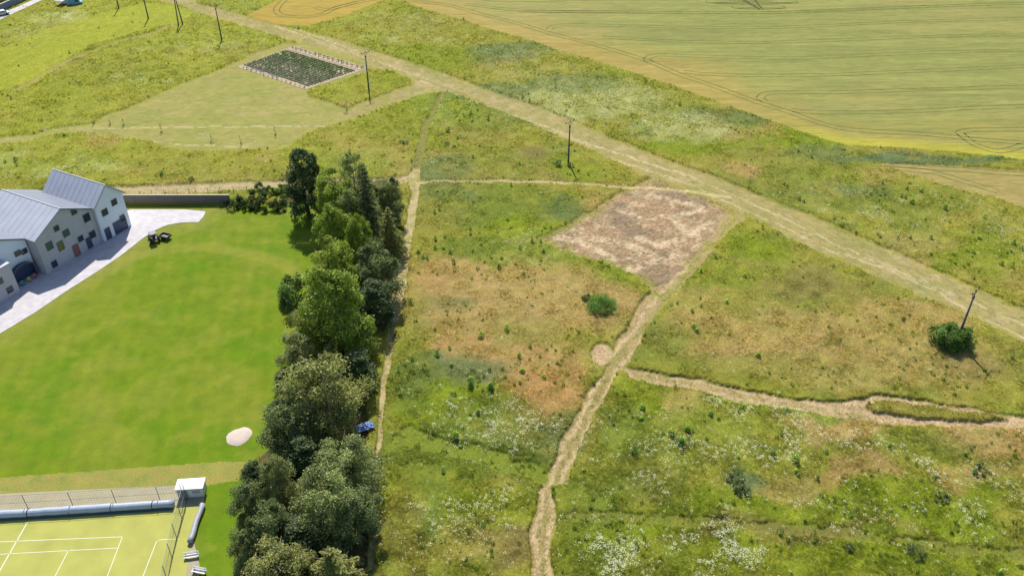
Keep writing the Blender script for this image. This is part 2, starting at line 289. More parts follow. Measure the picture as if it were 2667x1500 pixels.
FL = [(1250, 1075, 150, 40, .7), (1160, 1035, 40, 25, .3), (1600, 1400, 90, 60, 1.0), (1800, 1400, 70, 50, 1.0), (1880, 1050, 160, 35, .7), (1900, 1110, 200, 50, .6), (1750, 1150, 150, 40, .5), (2190, 1110, 60, 30, .8), (2340, 1150, 45, 22, .9),
    (2350, 1170, 70, 40, .6), (2200, 1060, 200, 15, .4), (1330, 610, 90, 22, .8), (1400, 655, 120, 20, .5), (1500, 265, 180, 40, .7), (1300, 250, 100, 22, .6), (1420, 225, 110, 30, .35), (1700, 325, 150, 35, .75), (1050, 98, 130, 7, 1.0), (1180, 110, 80, 12, .4), (1000, 60, 150, 25, .4),
    (1330, 180, 100, 30, .5), (2180, 545, 100, 22, .9), (2120, 480, 120, 25, .45), (2300, 590, 160, 30, .5), (2540, 590, 60, 60, .8), (2400, 520, 160, 30, .4), (2505, 466, 80, 13, 1.0), (520, 123, 200, 5, .9), (600, 108, 120, 5, .5), (380, 205, 110, 9, .8), (150, 48, 70, 13, .8),
    (120, 435, 150, 16, .7), (30, 405, 50, 14, .9), (260, 425, 90, 10, .7), (1130, 280, 70, 40, .4), (1290, 1260, 100, 20, .45), (1250, 1310, 130, 50, .25), (1150, 1310, 180, 60, .2), (1480, 1130, 50, 60, .2), (2050, 1230, 60, 15, .4), (1650, 1180, 100, 30, .35),
    (1300, 130, 120, 20, .3), (2470, 1250, 140, 60, .25), (2000, 1290, 500, 60, .12), (1450, 250, 280, 80, .3), (2250, 520, 350, 90, .2), (1080, 415, 20, 8, .9), (1420, 390, 50, 8, .4), (700, 130, 120, 12, .25), (1750, 1060, 150, 20, .5), (2470, 1070, 120, 20, .2), (820, 40, 60, 8, .3)]
def blobs(L):
    out = []
    for b in L:
        x, y, rx, ry = [q * DK for q in b[:4]]
        c = G(x, y); ex = G(x + rx, y).x - c.x; ey = (G(x, y - ry).y - G(x, y + ry).y) / 2
        out.append((c.x, c.y, ex, ey) + tuple(b[4:]))
    return out
BLW = blobs(BL); FLW = blobs(FL)

# zone ids
Z = dict(meadow=0, grain=1, track=2, mown=3, path=4, mulch=5, lawn=6, wood=7, fallow=8, stripg=9)
def plan(x, y):
    n = len(x)
    wx = x + (fbm(x, y, 2.2, 3, 21) - .5) * 1.3; wy = y + (fbm(x, y, 2.2, 3, 31) - .5) * 1.3
    big = fbm(x, y, 28, 4, 1); mid = fbm(x, y, 7, 4, 5); sml = fbm(x, y, 1.6, 3, 9)
    base = pc(158, 156, 62)[None] * np.ones((n, 1))
    def mix(c, w): base[:] = base * (1 - w[:, None]) + c[None] * w[:, None]
    mix(pc(*PAL['bright']), sstep(.5, .7, big) * .45); mix(pc(*PAL['dry']), sstep(.56, .74, fbm(x, y, 18, 5, 13)) * .5)
    mix(pc(*PAL['green']), sstep(.5, .7, mid) * .5)
    bx = x + (fbm(x, y, 9, 4, 41) - .5) * 10; by = y + (fbm(x, y, 9, 4, 51) - .5) * 10
    brk = np.clip(.62 + 1.0 * sstep(.3, .6, fbm(x, y, 3.0, 4, 60)), 0, 1)
    for cx, cy, rx, ry, c, s in BLW:
        m = (np.abs(bx - cx) < 1.3 * (rx + 1)) & (np.abs(by - cy) < 1.3 * (ry + 1))
        r = np.hypot((bx[m] - cx) / (rx + 1), (by[m] - cy) / (ry + 1))
        w = (sstep(1.25, .6, r) * s * brk[m])[:, None]
        base[m] = base[m] * (1 - w) + pc(*PAL[c])[None] * w
    mix(pc(172, 174, 64), sstep(-15, -60, x) * sstep(150, 190, y) * (.25 + .45 * sstep(.35, .65, mid)))
    fl = np.zeros(n)
    for cx, cy, rx, ry, s in FLW:
        m = (np.abs(bx - cx) < 1.35 * (rx + 1)) & (np.abs(by - cy) < 1.35 * (ry + 1))
        r = np.hypot((bx[m] - cx) / (rx + 1), (by[m] - cy) / (ry + 1)); fl[m] = np.maximum(fl[m], sstep(1.3, .5, r) * s)
    fl *= sstep(.38, .62, fbm(x, y, 2.5, 3, 71))
    base[:] = base * (.82 + .36 * sml[:, None])
    zone = np.zeros(n, np.int32)
    h = .38 + (fbm(x, y, 3, 3, 81) - .5) * .4 + (vnoise(x, y, .7, 90) - .5) * .16
    P = POLY; soft = []
    def put(name, z, col, hh=0.0, keep=0.0, x_=wx, y_=wy, var=.3, vs=1.3):
        m = inpoly(x_, y_, P[name]); zone[m] = Z[z]
        old = base[m].copy()
        v = (1 - var / 2 + var * fbm(x[m], y[m], vs, 3, 101))[:, None]
        base[m] = base[m] * keep + np.asarray(col)[None] * v * (1 - keep)
        if name in ('track', 'mulch', 'p4', 'p6', 'mown', 'circ'):      # grass creeps in over the edge
            e_ = polydist(x_[m], y_[m], P[name] + P[name][:1]); g_ = fbm(x[m], y[m], 1.2, 3, 131)
            wd_ = .55 if name in ('p4', 'p6', 'circ') else 2.4 if name == 'mulch' else 1.6; k_ = (sstep(wd_, .05, e_ + (g_ - .5) * wd_ * 1.6) * .75)[:, None]
            soft.append((m, k_, old))
        h[m] = hh; fl[m] = 0
        return m
    m = put('bright', 'meadow', pc(170, 177, 50), 0.0, .35); h[m] = .2; 
    m = inpoly(wx, wy, P['bright']); base[m] *= (.85 + .3 * fbm(x[m], y[m], 12, 3, 3))[:, None]
    # grain
    m = put('grain', 'grain', pc(147, 150, 82), .3, 0, x + (wx - x) * .5, y + (wy - y) * .5, .08, 4)
    gx, gy = x[m], y[m]
    ed = polydist(gx, gy, P['grain'][5:] + P['grain'][:2])
    o = sstep(26, 4, ed + (fbm(gx, gy, 14, 3, 7) - .5) * 26)[:, None]
    o *= (.5 + .5 * sstep(110, 20, gx))[:, None]
    c = base[m]; c = c * (1 - o * .6) + pc(188, 158, 84)[None] * o * .6
    st = fbm(gx * .07, gy, 2.0, 4, 8)[:, None]; c *= (.78 + .44 * st)
    pt = sstep(.5, .72, fbm(gx * .5, gy, 20, 4, 15))[:, None]; c = c * (1 - pt * .3) + pc(178, 158, 98)[None] * pt * .3
    tongue = (sstep(-20, -50, gx) * sstep(225, 245, gy))[:, None]
    c = c * (1 - tongue * .75) + pc(188, 160, 68)[None] * tongue * .7
    yl = (sstep(60, 80, gx) * sstep(6, 2, ed))[:, None]; c = c * (1 - yl * .7) + pc(184, 180, 60)[None] * yl * .7
    base[m] = c
    m = put('fallow', 'fallow', pc(168, 152, 92), 0.05, .1)
    m = put('mown', 'mown', pc(163, 158, 88), 0.0, .0)
    g2 = sstep(.5, .66, fbm(x[m], y[m], 9, 4, 17))[:, None]; base[m] = base[m] * (1 - g2 * .5) + pc(150, 156, 76)[None] * g2 * .5
    st = sstep(.6, .75, fbm(x[m] * .35, y[m], 2.2, 4, 18))[:, None]; base[m] = base[m] * (1 - st * .5) + pc(194, 180, 124)[None] * st * .4
    put('mulch', 'mulch', pc(178, 150, 116), 0.03, 0)
    m = zone == Z['mulch']
    a = sstep(.52, .66, fbm(x[m], y[m], 1.5, 4, 19))[:, None]; base[m] = base[m] * (1 - a * .7) + pc(214, 190, 152)[None] * a * .7
    a = sstep(.48, .64, fbm(x[m], y[m], 4, 4, 23))[:, None]; base[m] = base[m] * (1 - a * .5) + pc(146, 128, 96)[None] * a * .5
    a = sstep(.55, .7, fbm(x[m], y[m], 7, 3, 25))[:, None]; base[m] = base[m] * (1 - a * .4) + pc(160, 142, 122)[None] * a * .3
    put('track', 'track', pc(168, 156, 98), 0.0, 0)
    m = zone == Z['track']
    a = sstep(.48, .66, fbm(x[m], y[m], 6, 4, 27))[:, None]; base[m] = base[m] * (1 - a * .55) + pc(150, 150, 84)[None] * a * .55
    a = sstep(.56, .7, fbm(x[m], y[m], 2.5, 4, 29))[:, None]; base[m] = base[m] * (1 - a * .5) + pc(198, 178, 136)[None] * a * .5
    for nm in ('p4', 'p6', 'circ'):
        put(nm, 'path', pc(186, 164, 118) if nm == 'p4' else pc(204, 178, 138), 0.0, 0, wx, wy)
    near4 = zone == Z['path']
    a = sstep(.5, .66, fbm(x[near4], y[near4], 2, 4, 33))[:, None]; base[near4] = base[near4] * (1 - a * .35) + pc(160, 146, 88)[None] * a * .35
    m = inpoly(wx, wy, P['isl']); zone[m] = 0; base[m] = pc(154, 148, 66)[None] * (.8 + .4 * sml[m][:, None]); h[m] = .5
    put('p2', 'path', pc(190, 174, 128), 0, 0)
    m = put('p1', 'path', pc(176, 166, 106), 0, 0, x + (wx - x) * .5, y + (wy - y) * .5)
    up = m & (y > 172); base[up] = base[up] * .3 + pc(122, 124, 52)[None] * .7; h[up] = .0
    m2 = m & ~up; a = sstep(.42, .58, fbm(x[m2], y[m2], 1.1, 4, 35))[:, None]; base[m2] = base[m2] * (1 - a * .75) + pc(206, 188, 146)[None] * a * .75
    # woodland floor, lawn
    put('wood', 'wood', pc(108, 100, 66), 0.05, 0)
    m = zone == Z['wood']; a = sstep(.42, .6, fbm(x[m], y[m], 3, 4, 37))[:, None]; base[m] = base[m] * (1 - a * .7) + pc(98, 118, 50)[None] * a * .7
    put('yard', 'lawn', pc(126, 136, 50), 0.0, 0, x, y, .2, 2)
    m = put('lawn', 'lawn', pc(118, 141, 28), 0.0, 0, x, y, .14, 2)
    a = sstep(.45, .6, fbm(x[m], y[m], 11, 4, 39))[:, None]; base[m] = base[m] * (1 - a * .5) + pc(136, 146, 46)[None] * a * .5
    a = sstep(.5, .68, fbm(x[m], y[m], 7, 4, 43))[:, None]; base[m] = base[m] * (1 - a * .5) + pc(96, 138, 16)[None] * a * .5
    a = (sstep(2.2, .8, polydist(x[m], y[m], lawnarc)) * .45)[:, None]; base[m] = base[m] * (1 - a) + pc(158, 156, 66)[None] * a
    ed_ = polydist(x[m], y[m], POLY['lawn'][1:8]); a = (sstep(6, .5, ed_ + (fbm(x[m], y[m], 5, 3, 47) - .5) * 5) * .5)[:, None]; base[m] = base[m] * (1 - a) + pc(156, 154, 76)[None] * a
    a = (sstep(.56, .68, fbm(x[m], y[m], 4, 4, 49)) * .3)[:, None]; base[m] = base[m] * (1 - a) + pc(150, 152, 60)[None] * a
    st_ = (np.sin((x[m] * .98 + y[m] * .2) * 2.6) * .5 + .5)[:, None]; base[m] *= .975 + .05 * st_
    put('strip', 'stripg', pc(158, 156, 78), 0, 0, x, y, .2, 2)
    for m, k_, old in soft:
        own = np.isin(zone[m], (Z['track'], Z['mulch'], Z['path'], Z['mown'])) & (old.sum(1) < base[m].sum(1) * 1.05)
        k2 = k_ * own[:, None]; base[m] = base[m] * (1 - k2) + old * k2
    # worn lines
    def line(L, w, col, s, brk=.5, seed=0, hh=None, where=None):
        d = polydist(wx, wy, L)
        k = sstep(w * 1.5, w * .5, d) * s * sstep(brk - .12, brk + .1, fbm(x, y, .9, 3, 111 + seed))
        if where is not None: k = k * where
        base[:] = base * (1 - k[:, None]) + col[None] * k[:, None]
        if hh is not None: h[:] = h * (1 - (k > .3)) + hh * (k > .3)
    near = (y > 95)
    for i, r in enumerate(ruts): line(r, .2, pc(214, 198, 156), .8, .4, i, where=(zone == Z['track']))
    line(thin3, .5, pc(212, 194, 140), .95, .2, 7, 0.05); line(thinm, .3, pc(208, 194, 150), .7, .42, 8); line(thinm2, .3, pc(210, 196, 150), .7, .5, 9)
    line(yellowtrail, 1.1, pc(178, 166, 92), .8, .3, 10, .05)
    ok = (zone == 0)
    for i, l_ in enumerate(mulchs): line(l_, .9, pc(228, 206, 168), .7, .46, 30 + i, where=(zone == Z['mulch']))
    for i, l_ in enumerate((p4mid, p6mid)): line(l_, .5, pc(150, 148, 74), .55, .38, 20 + i, where=(zone == Z['path']))
    for i, l_ in enumerate((p4a, p4b)): line(l_, .3, pc(222, 198, 156), .6, .4, 24 + i, where=(zone == Z['path']))
    for i, a_ in enumerate((arc1, arc2, arc3)): line(a_, .6 if i == 0 else 1.1, pc(80, 100, 34) if i == 0 else pc(134, 148, 52), .7, .36, 11 + i, .05 if i else None, ok)
    line(flat1, 1.0, pc(128, 126, 66), .5, .3, 15, .2, ok)
    return base, zone, h, fl

# ------------------------------------------------------------------ the ground, one sheet cut by land use
MAT = {
 'meadow': ground_mat('meadow_ground', 4.0, .7, .36, .16, .16, R(60), 1.6, .012),
 'grain': ground_mat('grain_crop', 2.2, .35, .26, .10, .06, R(2), 9, .006),
 'track': ground_mat('mown_track_grass', 2.6, .45, .3, .14, .08, R(-45), 5, .012),
 'mown': ground_mat('mown_hay_stubble', 1.8, .3, .24, .12, .07, R(10), 5, .012),
 'path': ground_mat('straw_path', 4.5, .8, .38, .14, .10, R(70), 2.5, .008),
 'mulch': ground_mat('mulched_ground', 2.8, .6, .6, .25, .25, R(20), 2.2, .012),
 'lawn': ground_mat('short_lawn', 4.5, .35, .14, .12, .05, 0, 1.0, .012),
 'wood': ground_mat('woodland_floor', 2.5, .5, .4, .2, .2),
 'fallow': ground_mat('fallow_soil', 1.6, .3, .22, .18, .08, R(5), 7, .01),
 'stripg': ground_mat('dry_lawn', 4, .5, .2, .15, .05)}
def make_mesh_np(name, verts, faces, cols=None):
    me = bpy.data.meshes.new(name)
    me.vertices.add(len(verts)); me.vertices.foreach_set('co', verts.astype(np.float32).ravel())
    nf, k = faces.shape
    me.loops.add(nf * k); me.loops.foreach_set('vertex_index', faces.astype(np.int32).ravel())
    me.polygons.add(nf); me.polygons.foreach_set('loop_start', np.arange(0, nf * k, k, dtype=np.int32))
    me.update(calc_edges=True)
    if cols is not None:
        a = me.attributes.new('Col', 'FLOAT_COLOR', 'POINT')
        a.data.foreach_set('color', np.concatenate([cols, np.ones((len(cols), 1))], 1).astype(np.float32).ravel())
    return me
NR, NCOL = 560, 860
vv = np.linspace(1560, -90, NR)
ys = np.array([G(1333, q).y for q in vv])
zz = ys * math.cos(TH) + CAM_H * math.sin(TH)
uu = np.linspace(-1, 1, NCOL) * .66
gx = (uu[None, :] * zz[:, None]); gy = np.repeat(ys[:, None], NCOL, 1)
fx, fy = gx.ravel(), gy.ravel()
col, zn, hh, fl_ = plan(fx, fy)
edge = np.zeros((NR, NCOL), bool); edge[:2] = edge[-2:] = True; edge[:, :2] = edge[:, -2:] = True
hq = hh.reshape(NR, NCOL)
hb = hq.copy(); hb[1:-1, 1:-1] = (hq[1:-1, 1:-1] * 2 + hq[:-2, 1:-1] + hq[2:, 1:-1] + hq[1:-1, :-2] + hq[1:-1, 2:]) / 6
hh = np.where(zn == 0, hb.ravel(), hh)
hh = np.where(edge.ravel(), 0, hh)
# a light cast of flower colour where the flowers are too dense to pick apart
k = np.clip(fl_ * .26, 0, 1)[:, None] * (.12 + .88 * sstep(110, 190, fy))[:, None]; col = col * (1 - k) + pc(222, 224, 164)[None] * k
col = np.where((zn == 0)[:, None], col * .9, col)      # duller thatch, with the shade in gaps between tufts put into the colour
verts = np.stack([fx, fy, hh], 1)
i = np.arange(NR - 1)[:, None] * NCOL + np.arange(NCOL - 1)[None]; i = i.ravel()
faces = np.stack([i, i + 1, i + NCOL + 1, i + NCOL], 1)
fz = np.maximum(zn[faces[:, 0]], zn[faces[:, 2]])
names = {'meadow': 'ground', 'grain': 'grain_field', 'track': 'field_track', 'mown': 'mown_grassland', 'path': 'footpath', 'mulch': 'mulched_plot', 'lawn': 'lawn', 'wood': 'woodland_floor', 'fallow': 'fallow_field', 'stripg': 'dry_lawn_strip'}
for zname, zi in Z.items():
    f = faces[fz == zi]
    if not len(f): continue
    used, inv = np.unique(f, return_inverse=True)
    me = make_mesh_np(names[zname], verts[used], inv.reshape(f.shape), col[used])
    me.polygons.foreach_set('use_smooth', np.ones(len(me.polygons), bool))
    tag(link_mesh(names[zname], me, MAT[zname]), kind='structure')
# the land beyond, to the horizon
far = MB(); S_ = 9000
far.add([(-S_, -S_, -.35), (S_, -S_, -.35), (S_, S_, -.35), (-S_, S_, -.35)], [(0, 1, 2, 3)])
tag(far.build('terrain', simple('distant_meadow', lin(140, 148, 74, KC), .95, var=.3, scale=.03, spec=.1)), kind='structure')

# ------------------------------------------------------------------ meadow grass, flowers: points that carry tufts
def tuft_mesh(name, nb, h, spread, w, seed, lean=.35):
    r = random.Random(seed); v = []; f = []
    for b in range(nb):
        a = r.random() * 6.283; d = math.sqrt(r.random()) * spread; x, y = d * math.cos(a), d * math.sin(a)
        hh = h * r.uniform(.55, 1.1); la = r.random() * 6.283; l = hh * lean * r.uniform(.2, 1.4)
        fa = r.random() * 3.14; dx, dy = math.cos(fa) * w / 2, math.sin(fa) * w / 2
        tx, ty = x + math.cos(la) * l, y + math.sin(la) * l; mx, my = (x * .7 + tx * .3), (y * .7 + ty * .3); n = len(v)
        v += [(x - dx, y - dy, 0), (x + dx, y + dy, 0), (mx + dx * .8, my + dy * .8, hh * .6), (mx - dx * .8, my - dy * .8, hh * .6), (tx, ty, hh)]
        f += [(n, n + 1, n + 2, n + 3), (n + 3, n + 2, n + 4)]
    me = bpy.data.meshes.new(name); me.from_pydata(v, [], f); return me
def flower_mesh(name, nh, seed):
    r = random.Random(seed); v = []; f = []
    for b in range(nh):
        a = r.random() * 6.283; d = math.sqrt(r.random()) * .35; x, y = d * math.cos(a), d * math.sin(a); z = r.uniform(.45, .75); s = r.uniform(.035, .075); n = len(v)
        t = r.uniform(-.03, .03)
        v += [(x + s * math.cos(q * 1.047), y + s * math.sin(q * 1.047), z + t * math.cos(q * 1.047)) for q in range(6)]; f += [tuple(range(n, n + 6))]
    me = bpy.data.meshes.new(name); me.from_pydata(v, [], f); return me
tuft_mat = leaf_mat('grass_blades', 'tcol', 'INSTANCER', .35)
flower_mat = leaf_mat('white_petals', 'tcol', 'INSTANCER', .25)
def scatter(name, pts, cols, scales, meshes, mat, label, cat):
    me = bpy.data.meshes.new(name); me.vertices.add(len(pts)); me.vertices.foreach_set('co', pts.astype(np.float32).ravel())
    a = me.attributes.new('tcol', 'FLOAT_COLOR', 'POINT'); a.data.foreach_set('color', np.concatenate([cols, np.ones((len(cols), 1))], 1).astype(np.float32).ravel())
    a = me.attributes.new('tscale', 'FLOAT', 'POINT'); a.data.foreach_set('value', scales.astype(np.float32))
    o = link_mesh(name, me); tag(o, label, cat, kind='stuff')
    ng = bpy.data.node_groups.new(name, 'GeometryNodeTree')
    ng.interface.new_socket('Geometry', in_out='INPUT', socket_type='NodeSocketGeometry'); ng.interface.new_socket('Geometry', in_out='OUTPUT', socket_type='NodeSocketGeometry')
    gi = ng.nodes.new('NodeGroupInput'); go = ng.nodes.new('NodeGroupOutput'); ip = ng.nodes.new('GeometryNodeInstanceOnPoints'); jn = ng.nodes.new('GeometryNodeJoinGeometry')
    for m_ in meshes:
        m_.materials.append(mat); src = bpy.data.objects.new(m_.name, m_)
        oi = ng.nodes.new('GeometryNodeObjectInfo'); oi.inputs[0].default_value = src; oi.inputs['As Instance'].default_value = True
        ng.links.new(oi.outputs['Geometry'], jn.inputs[0])
    rv = ng.nodes.new('FunctionNodeRandomValue'); rv.data_type = 'FLOAT_VECTOR'; rv.inputs[0].default_value = (-.15, -.15, 0); rv.inputs[1].default_value = (.15, .15, 6.283)
    ri = ng.nodes.new('FunctionNodeRandomValue'); ri.data_type = 'INT'; ri.inputs[4].default_value = 0; ri.inputs[5].default_value = len(meshes) - 1; ri.inputs['Seed'].default_value = 3
    na = ng.nodes.new('GeometryNodeInputNamedAttribute'); na.data_type = 'FLOAT'; na.inputs[0].default_value = 'tscale'
    ip.inputs['Pick Instance'].default_value = True
    L = ng.links.new
    L(gi.outputs[0], ip.inputs['Points']); L(jn.outputs[0], ip.inputs['Instance']); L(rv.outputs[0], ip.inputs['Rotation']); L(ri.outputs[2], ip.inputs['Instance Index']); L(na.outputs[0], ip.inputs['Scale'])
    L(ip.outputs[0], go.inputs[0])
    md = o.modifiers.new('scatter', 'NODES'); md.node_group = ng
    return o
def sample(n, y0=60, y1=300, power=1.0):
    """points spread evenly by how large the ground shows, so near ground gets more"""
    q = rng.uniform(-20, 1540, n); t = (750 - q) / FPX
    dy = math.cos(TH) + t * math.sin(TH); dz = -math.sin(TH) + t * math.cos(TH); yy = dy * (-CAM_H / dz)
    zz_ = yy * math.cos(TH) + CAM_H * math.sin(TH); xx = rng.uniform(-.63, .63, n) * zz_
    return xx, yy
px_, py_ = sample(760000)
c_, z_, h_, f_ = plan(px_, py_)
ok = (z_ == 0)
dens = vnoise(px_, py_, 1.1, 140)
ok &= (rng.random(len(px_)) < .55 + .6 * dens)
c_, h_, f_, X, Y = c_[ok], h_[ok], f_[ok], px_[ok], py_[ok]
jit = rng.normal(1, .33, len(X)).clip(.35, 2.0)[:, None]; hj = rng.normal(0, .06, len(X))
mx_ = rng.random(len(X)); cl_ = fbm(X, Y, 1.6, 3, 170)
tc = c_ * jit * 1.72
sel = (mx_ < .16 + .25 * (cl_ > .58))[:, None]; tc = np.where(sel, tc * .45 + pc(206, 190, 136)[None] * .75 * jit, tc)      # pale seed heads
sel = (mx_ > .88 - .22 * (cl_ < .42))[:, None]; tc = np.where(sel, tc * .5 + pc(84, 112, 40)[None] * .45 * jit, tc)      # darker leafy plants
tc = tc.copy(); tc[:, 0] *= 1 + hj; tc[:, 2] *= 1 - hj
tall = .55 + .9 * vnoise(X, Y, 2.6, 150) * rng.uniform(.7, 1.3, len(X))
tall *= .8 + .5 * sstep(120, 260, Y); tall *= np.where(h_ <= .2, .5, 1.0)
scatter('meadow_grass', np.stack([X, Y, h_ - .12], 1), tc, tall * .68, [tuft_mesh('grass_tuft', 13, .5, .22, .035, 1), tuft_mesh('grass_tuft', 11, .62, .2, .03, 2, .5), tuft_mesh('grass_tuft', 16, .4, .28, .04, 3, .6)],
        tuft_mat, 'uncut green and straw coloured meadow grass over the rough land', 'grass')
# weeds: darker green and blue-green clumps sprinkled in the meadow
wx_, wy_ = sample(5000); c_, z_, h_, f_ = plan(wx_, wy_)
ok = (z_ == 0) & (fbm(wx_, wy_, 6, 3, 160) > .5); X, Y, h_ = wx_[ok], wy_[ok], h_[ok]
t = rng.random(len(X))[:, None]; cc = (pc(118, 140, 50)[None] * t + pc(124, 142, 80)[None] * (1 - t)) * 1.4 * rng.uniform(.7, 1.4, (len(X), 1))
scatter('meadow_weeds', np.stack([X, Y, h_ - .1], 1), cc, rng.uniform(.5, 1.2, len(X)), [tuft_mesh('weed_clump', 22, .55, .3, .09, 5, .5), tuft_mesh('weed_clump', 18, .7, .22, .08, 6, .4)],
        tuft_mat, 'darker green weeds scattered through the meadow grass', 'weeds')
# flowers
fx_, fy_ = sample(420000); c_, z_, h_, f_ = plan(fx_, fy_)
ok = (z_ == 0) & (rng.random(len(fx_)) < f_ * .42 + .008) & (rng.random(len(fx_)) < .45 + .55 * (fy_ < 110))
X, Y, h_ = fx_[ok], fy_[ok], h_[ok]; t = rng.random(len(X))[:, None]
cc = np.array([[.62, .62, .5]]) * t + np.array([[.5, .52, .3]]) * (1 - t)
scatter('white_wildflowers', np.stack([X, Y, h_ - .1], 1), cc, rng.uniform(.7, 1.25, len(X)) * (.8 + .35 * sstep(100, 220, Y)), [flower_mesh('flower_heads', 4, 1), flower_mesh('flower_heads', 2, 2), flower_mesh('flower_heads', 6, 3)],
        flower_mat, 'white and cream wildflowers blooming in drifts in the meadow', 'wildflowers')
# cut straw lying on tracks and the mulched plot
sx_, sy_ = sample(170000); c_, z_, h_, f_ = plan(sx_, sy_)
ok = ((z_ == 2) & (rng.random(len(sx_)) < .3)) | ((z_ == 4) & (rng.random(len(sx_)) < .9)) | ((z_ == 5) & (rng.random(len(sx_)) < .9)) | ((z_ == 3) & (rng.random(len(sx_)) < .15)) | ((z_ == 7) & (rng.random(len(sx_)) < .5))
X, Y, h_, c_ = sx_[ok], sy_[ok], h_[ok], c_[ok]
sc_ = np.where((h_ > .02)[:, None], rng.uniform(.75, 1.9, (len(X), 1)), rng.uniform(.75, 1.55, (len(X), 1)))
scatter('cut_straw', np.stack([X, Y, h_ - .02], 1), c_ * sc_, rng.uniform(.6, 1.3, len(X)), [tuft_mesh('straw_wisp', 9, .09, .4, .05, 8, 3.5), tuft_mesh('straw_wisp', 7, .13, .3, .045, 9, 3.0)],
        tuft_mat, 'cut straw and grass clippings lying on the paths and tracks', 'straw')

# ------------------------------------------------------------------ ribbons: tractor lines in the crop
def ribbon(mb, L, w, z):
    L = [Vector((p[0], p[1], z)) for p in L]; n = len(mb.v); vs = []; fs = []
    for i, p in enumerate(L):
        d = (L[min(i + 1, len(L) - 1)] - L[max(i - 1, 0)]).normalized(); s = Vector((-d.y, d.x, 0)) * (w / 2) * random.uniform(.75, 1.25)
        vs += [p - s, p + s]
    fs = [(2 * i, 2 * i + 1, 2 * i + 3, 2 * i + 2) for i in range(len(L) - 1)]
    mb.add(vs, fs)
def smooth_line(P, n=8):
    P = [Vector((p[0], p[1], 0)) for p in P]; Q = [P[0] * 2 - P[1]] + P + [P[-1] * 2 - P[-2]]; out = []
    for i in range(1, len(Q) - 2):
        for k in range(n):
            t = k / n; a, b, c, d = Q[i - 1:i + 3]
            out.append(.5 * ((2 * b) + (c - a) * t + (2 * a - 5 * b + 4 * c - d) * t * t + (3 * b - a - 3 * c + d) * t ** 3))
    out.append(P[-1]); return out
def offset(L, o):
    out = []
    for i, p in enumerate(L):
        d = (L[min(i + 1, len(L) - 1)] - L[max(i - 1, 0)]).normalized(); out.append(p + Vector((-d.y, d.x, 0)) * o)
    return out
line_mat = simple('tramline_soil_and_shade', lin(122, 128, 66, KC), .95, var=.35, scale=.6, spec=.1)  # bare soil tone, darkened to include the shade of the gap in the crop
TL = [[(1150, -5), (1500, 0), (1767, -2), (2100, -12)], [(1210, 15), (1400, 32), (1767, 35), (2000, 36), (2200, 28), (2460, 18), (2720, 10)],
    [(1260, 3), (1360, 5), (1600, 1), (1900, 1), (2200, -6)],
    [(1350, 34), (1480, 34), (1767, 36), (1980, 37), (2150, 32), (2460, 19), (2700, 12)],
    [(1430, 80), (1442, 72), (1480, 68), (1600, 70), (1767, 74), (1960, 76), (2150, 70), (2350, 60), (2667, 51), (2720, 49)],
    [(1570, 100), (1640, 104), (1767, 111), (1960, 114), (2150, 109), (2400, 99), (2667, 93), (2720, 91)],
    [(1695, 165), (1684, 156), (1710, 147), (1767, 148), (1920, 153), (2100, 154), (2300, 145), (2500, 138), (2667, 134), (2720, 132)],
    [(1780, 190), (1850, 197), (1980, 200), (2160, 198), (2400, 188), (2667, 176), (2720, 174)],
    [(1992, 268), (1980, 258), (2000, 246), (2060, 244), (2200, 243), (2400, 237), (2667, 229), (2720, 227)],
    [(2060, 290), (2130, 296), (2250, 296), (2400, 292), (2540, 284), (2667, 280), (2720, 278)],
    [(2506, 355), (2500, 348), (2530, 342), (2600, 341), (2667, 340), (2720, 339)],
    [(2500, 352), (2540, 380), (2590, 396), (2630, 392), (2667, 380), (2720, 368)],
    [(900, 0), (980, -4), (1090, 6), (1180, 20), (1260, 42), (1340, 62), (1440, 92), (1550, 120), (1680, 160), (1767, 196), (1860, 228), (1960, 265), (2060, 297), (2150, 328), (2230, 342), (2400, 352), (2560, 368), (2720, 378)],
    [(745, 0), (725, 20), (722, 35), (745, 45), (800, 47), (840, 40), (880, 22), (950, 6), (1010, -3)], [(820, 22), (850, 28), (890, 20), (930, 8)],
    [(2275, 427), (2400, 436), (2667, 455), (2720, 460)], [(2280, 436), (2420, 448), (2500, 470), (2600, 500)]]
for L in TL:
    L = smooth_line(W(L), 10); mb = MB()
    fal = L[0].x > 60 and L[0].y < 176
    for o_ in (-.95, .95): ribbon(mb, offset(L, o_), .26 if fal else .38, .07 if fal else .318)
    tag(mb.build('tractor_tracks', line_mat), kind='structure')

# ------------------------------------------------------------------ trees
leafm = leaf_mat('tree_leaves', 'tint', 'GEOMETRY', .33)
bark = simple('bark', (.10, .08, .06), .9, var=.3, scale=3, bump=.03, spec=.2)
bark_pale = simple('pale_bark', (.25, .22, .18), .9, var=.3, scale=3, bump=.02, spec=.2)
def leaf_mesh(name, P, Nn, size, tint, aspect=.6):
    """one four-cornered leaf clump per point"""
    n = len(P); a = rng.normal(size=(n, 3)); Nn = Nn / (np.linalg.norm(Nn, axis=1, keepdims=True) + 1e-9)
    u = a - (a * Nn).sum(1)[:, None] * Nn; u /= np.linalg.norm(u, axis=1, keepdims=True); w = np.cross(Nn, u)
    s = size[:, None]; v = np.stack([P - u * s, P - w * s * aspect + Nn * s * .12, P + u * s, P + w * s * aspect + Nn * s * .12], 1).reshape(-1, 3)
    f = np.arange(4 * n).reshape(n, 4)
    me = make_mesh_np(name, v, f); at = me.attributes.new('tint', 'FLOAT_COLOR', 'POINT')
    t = np.repeat(np.concatenate([tint, np.ones((n, 1))], 1), 4, 0); at.data.foreach_set('color', t.astype(np.float32).ravel()); return me
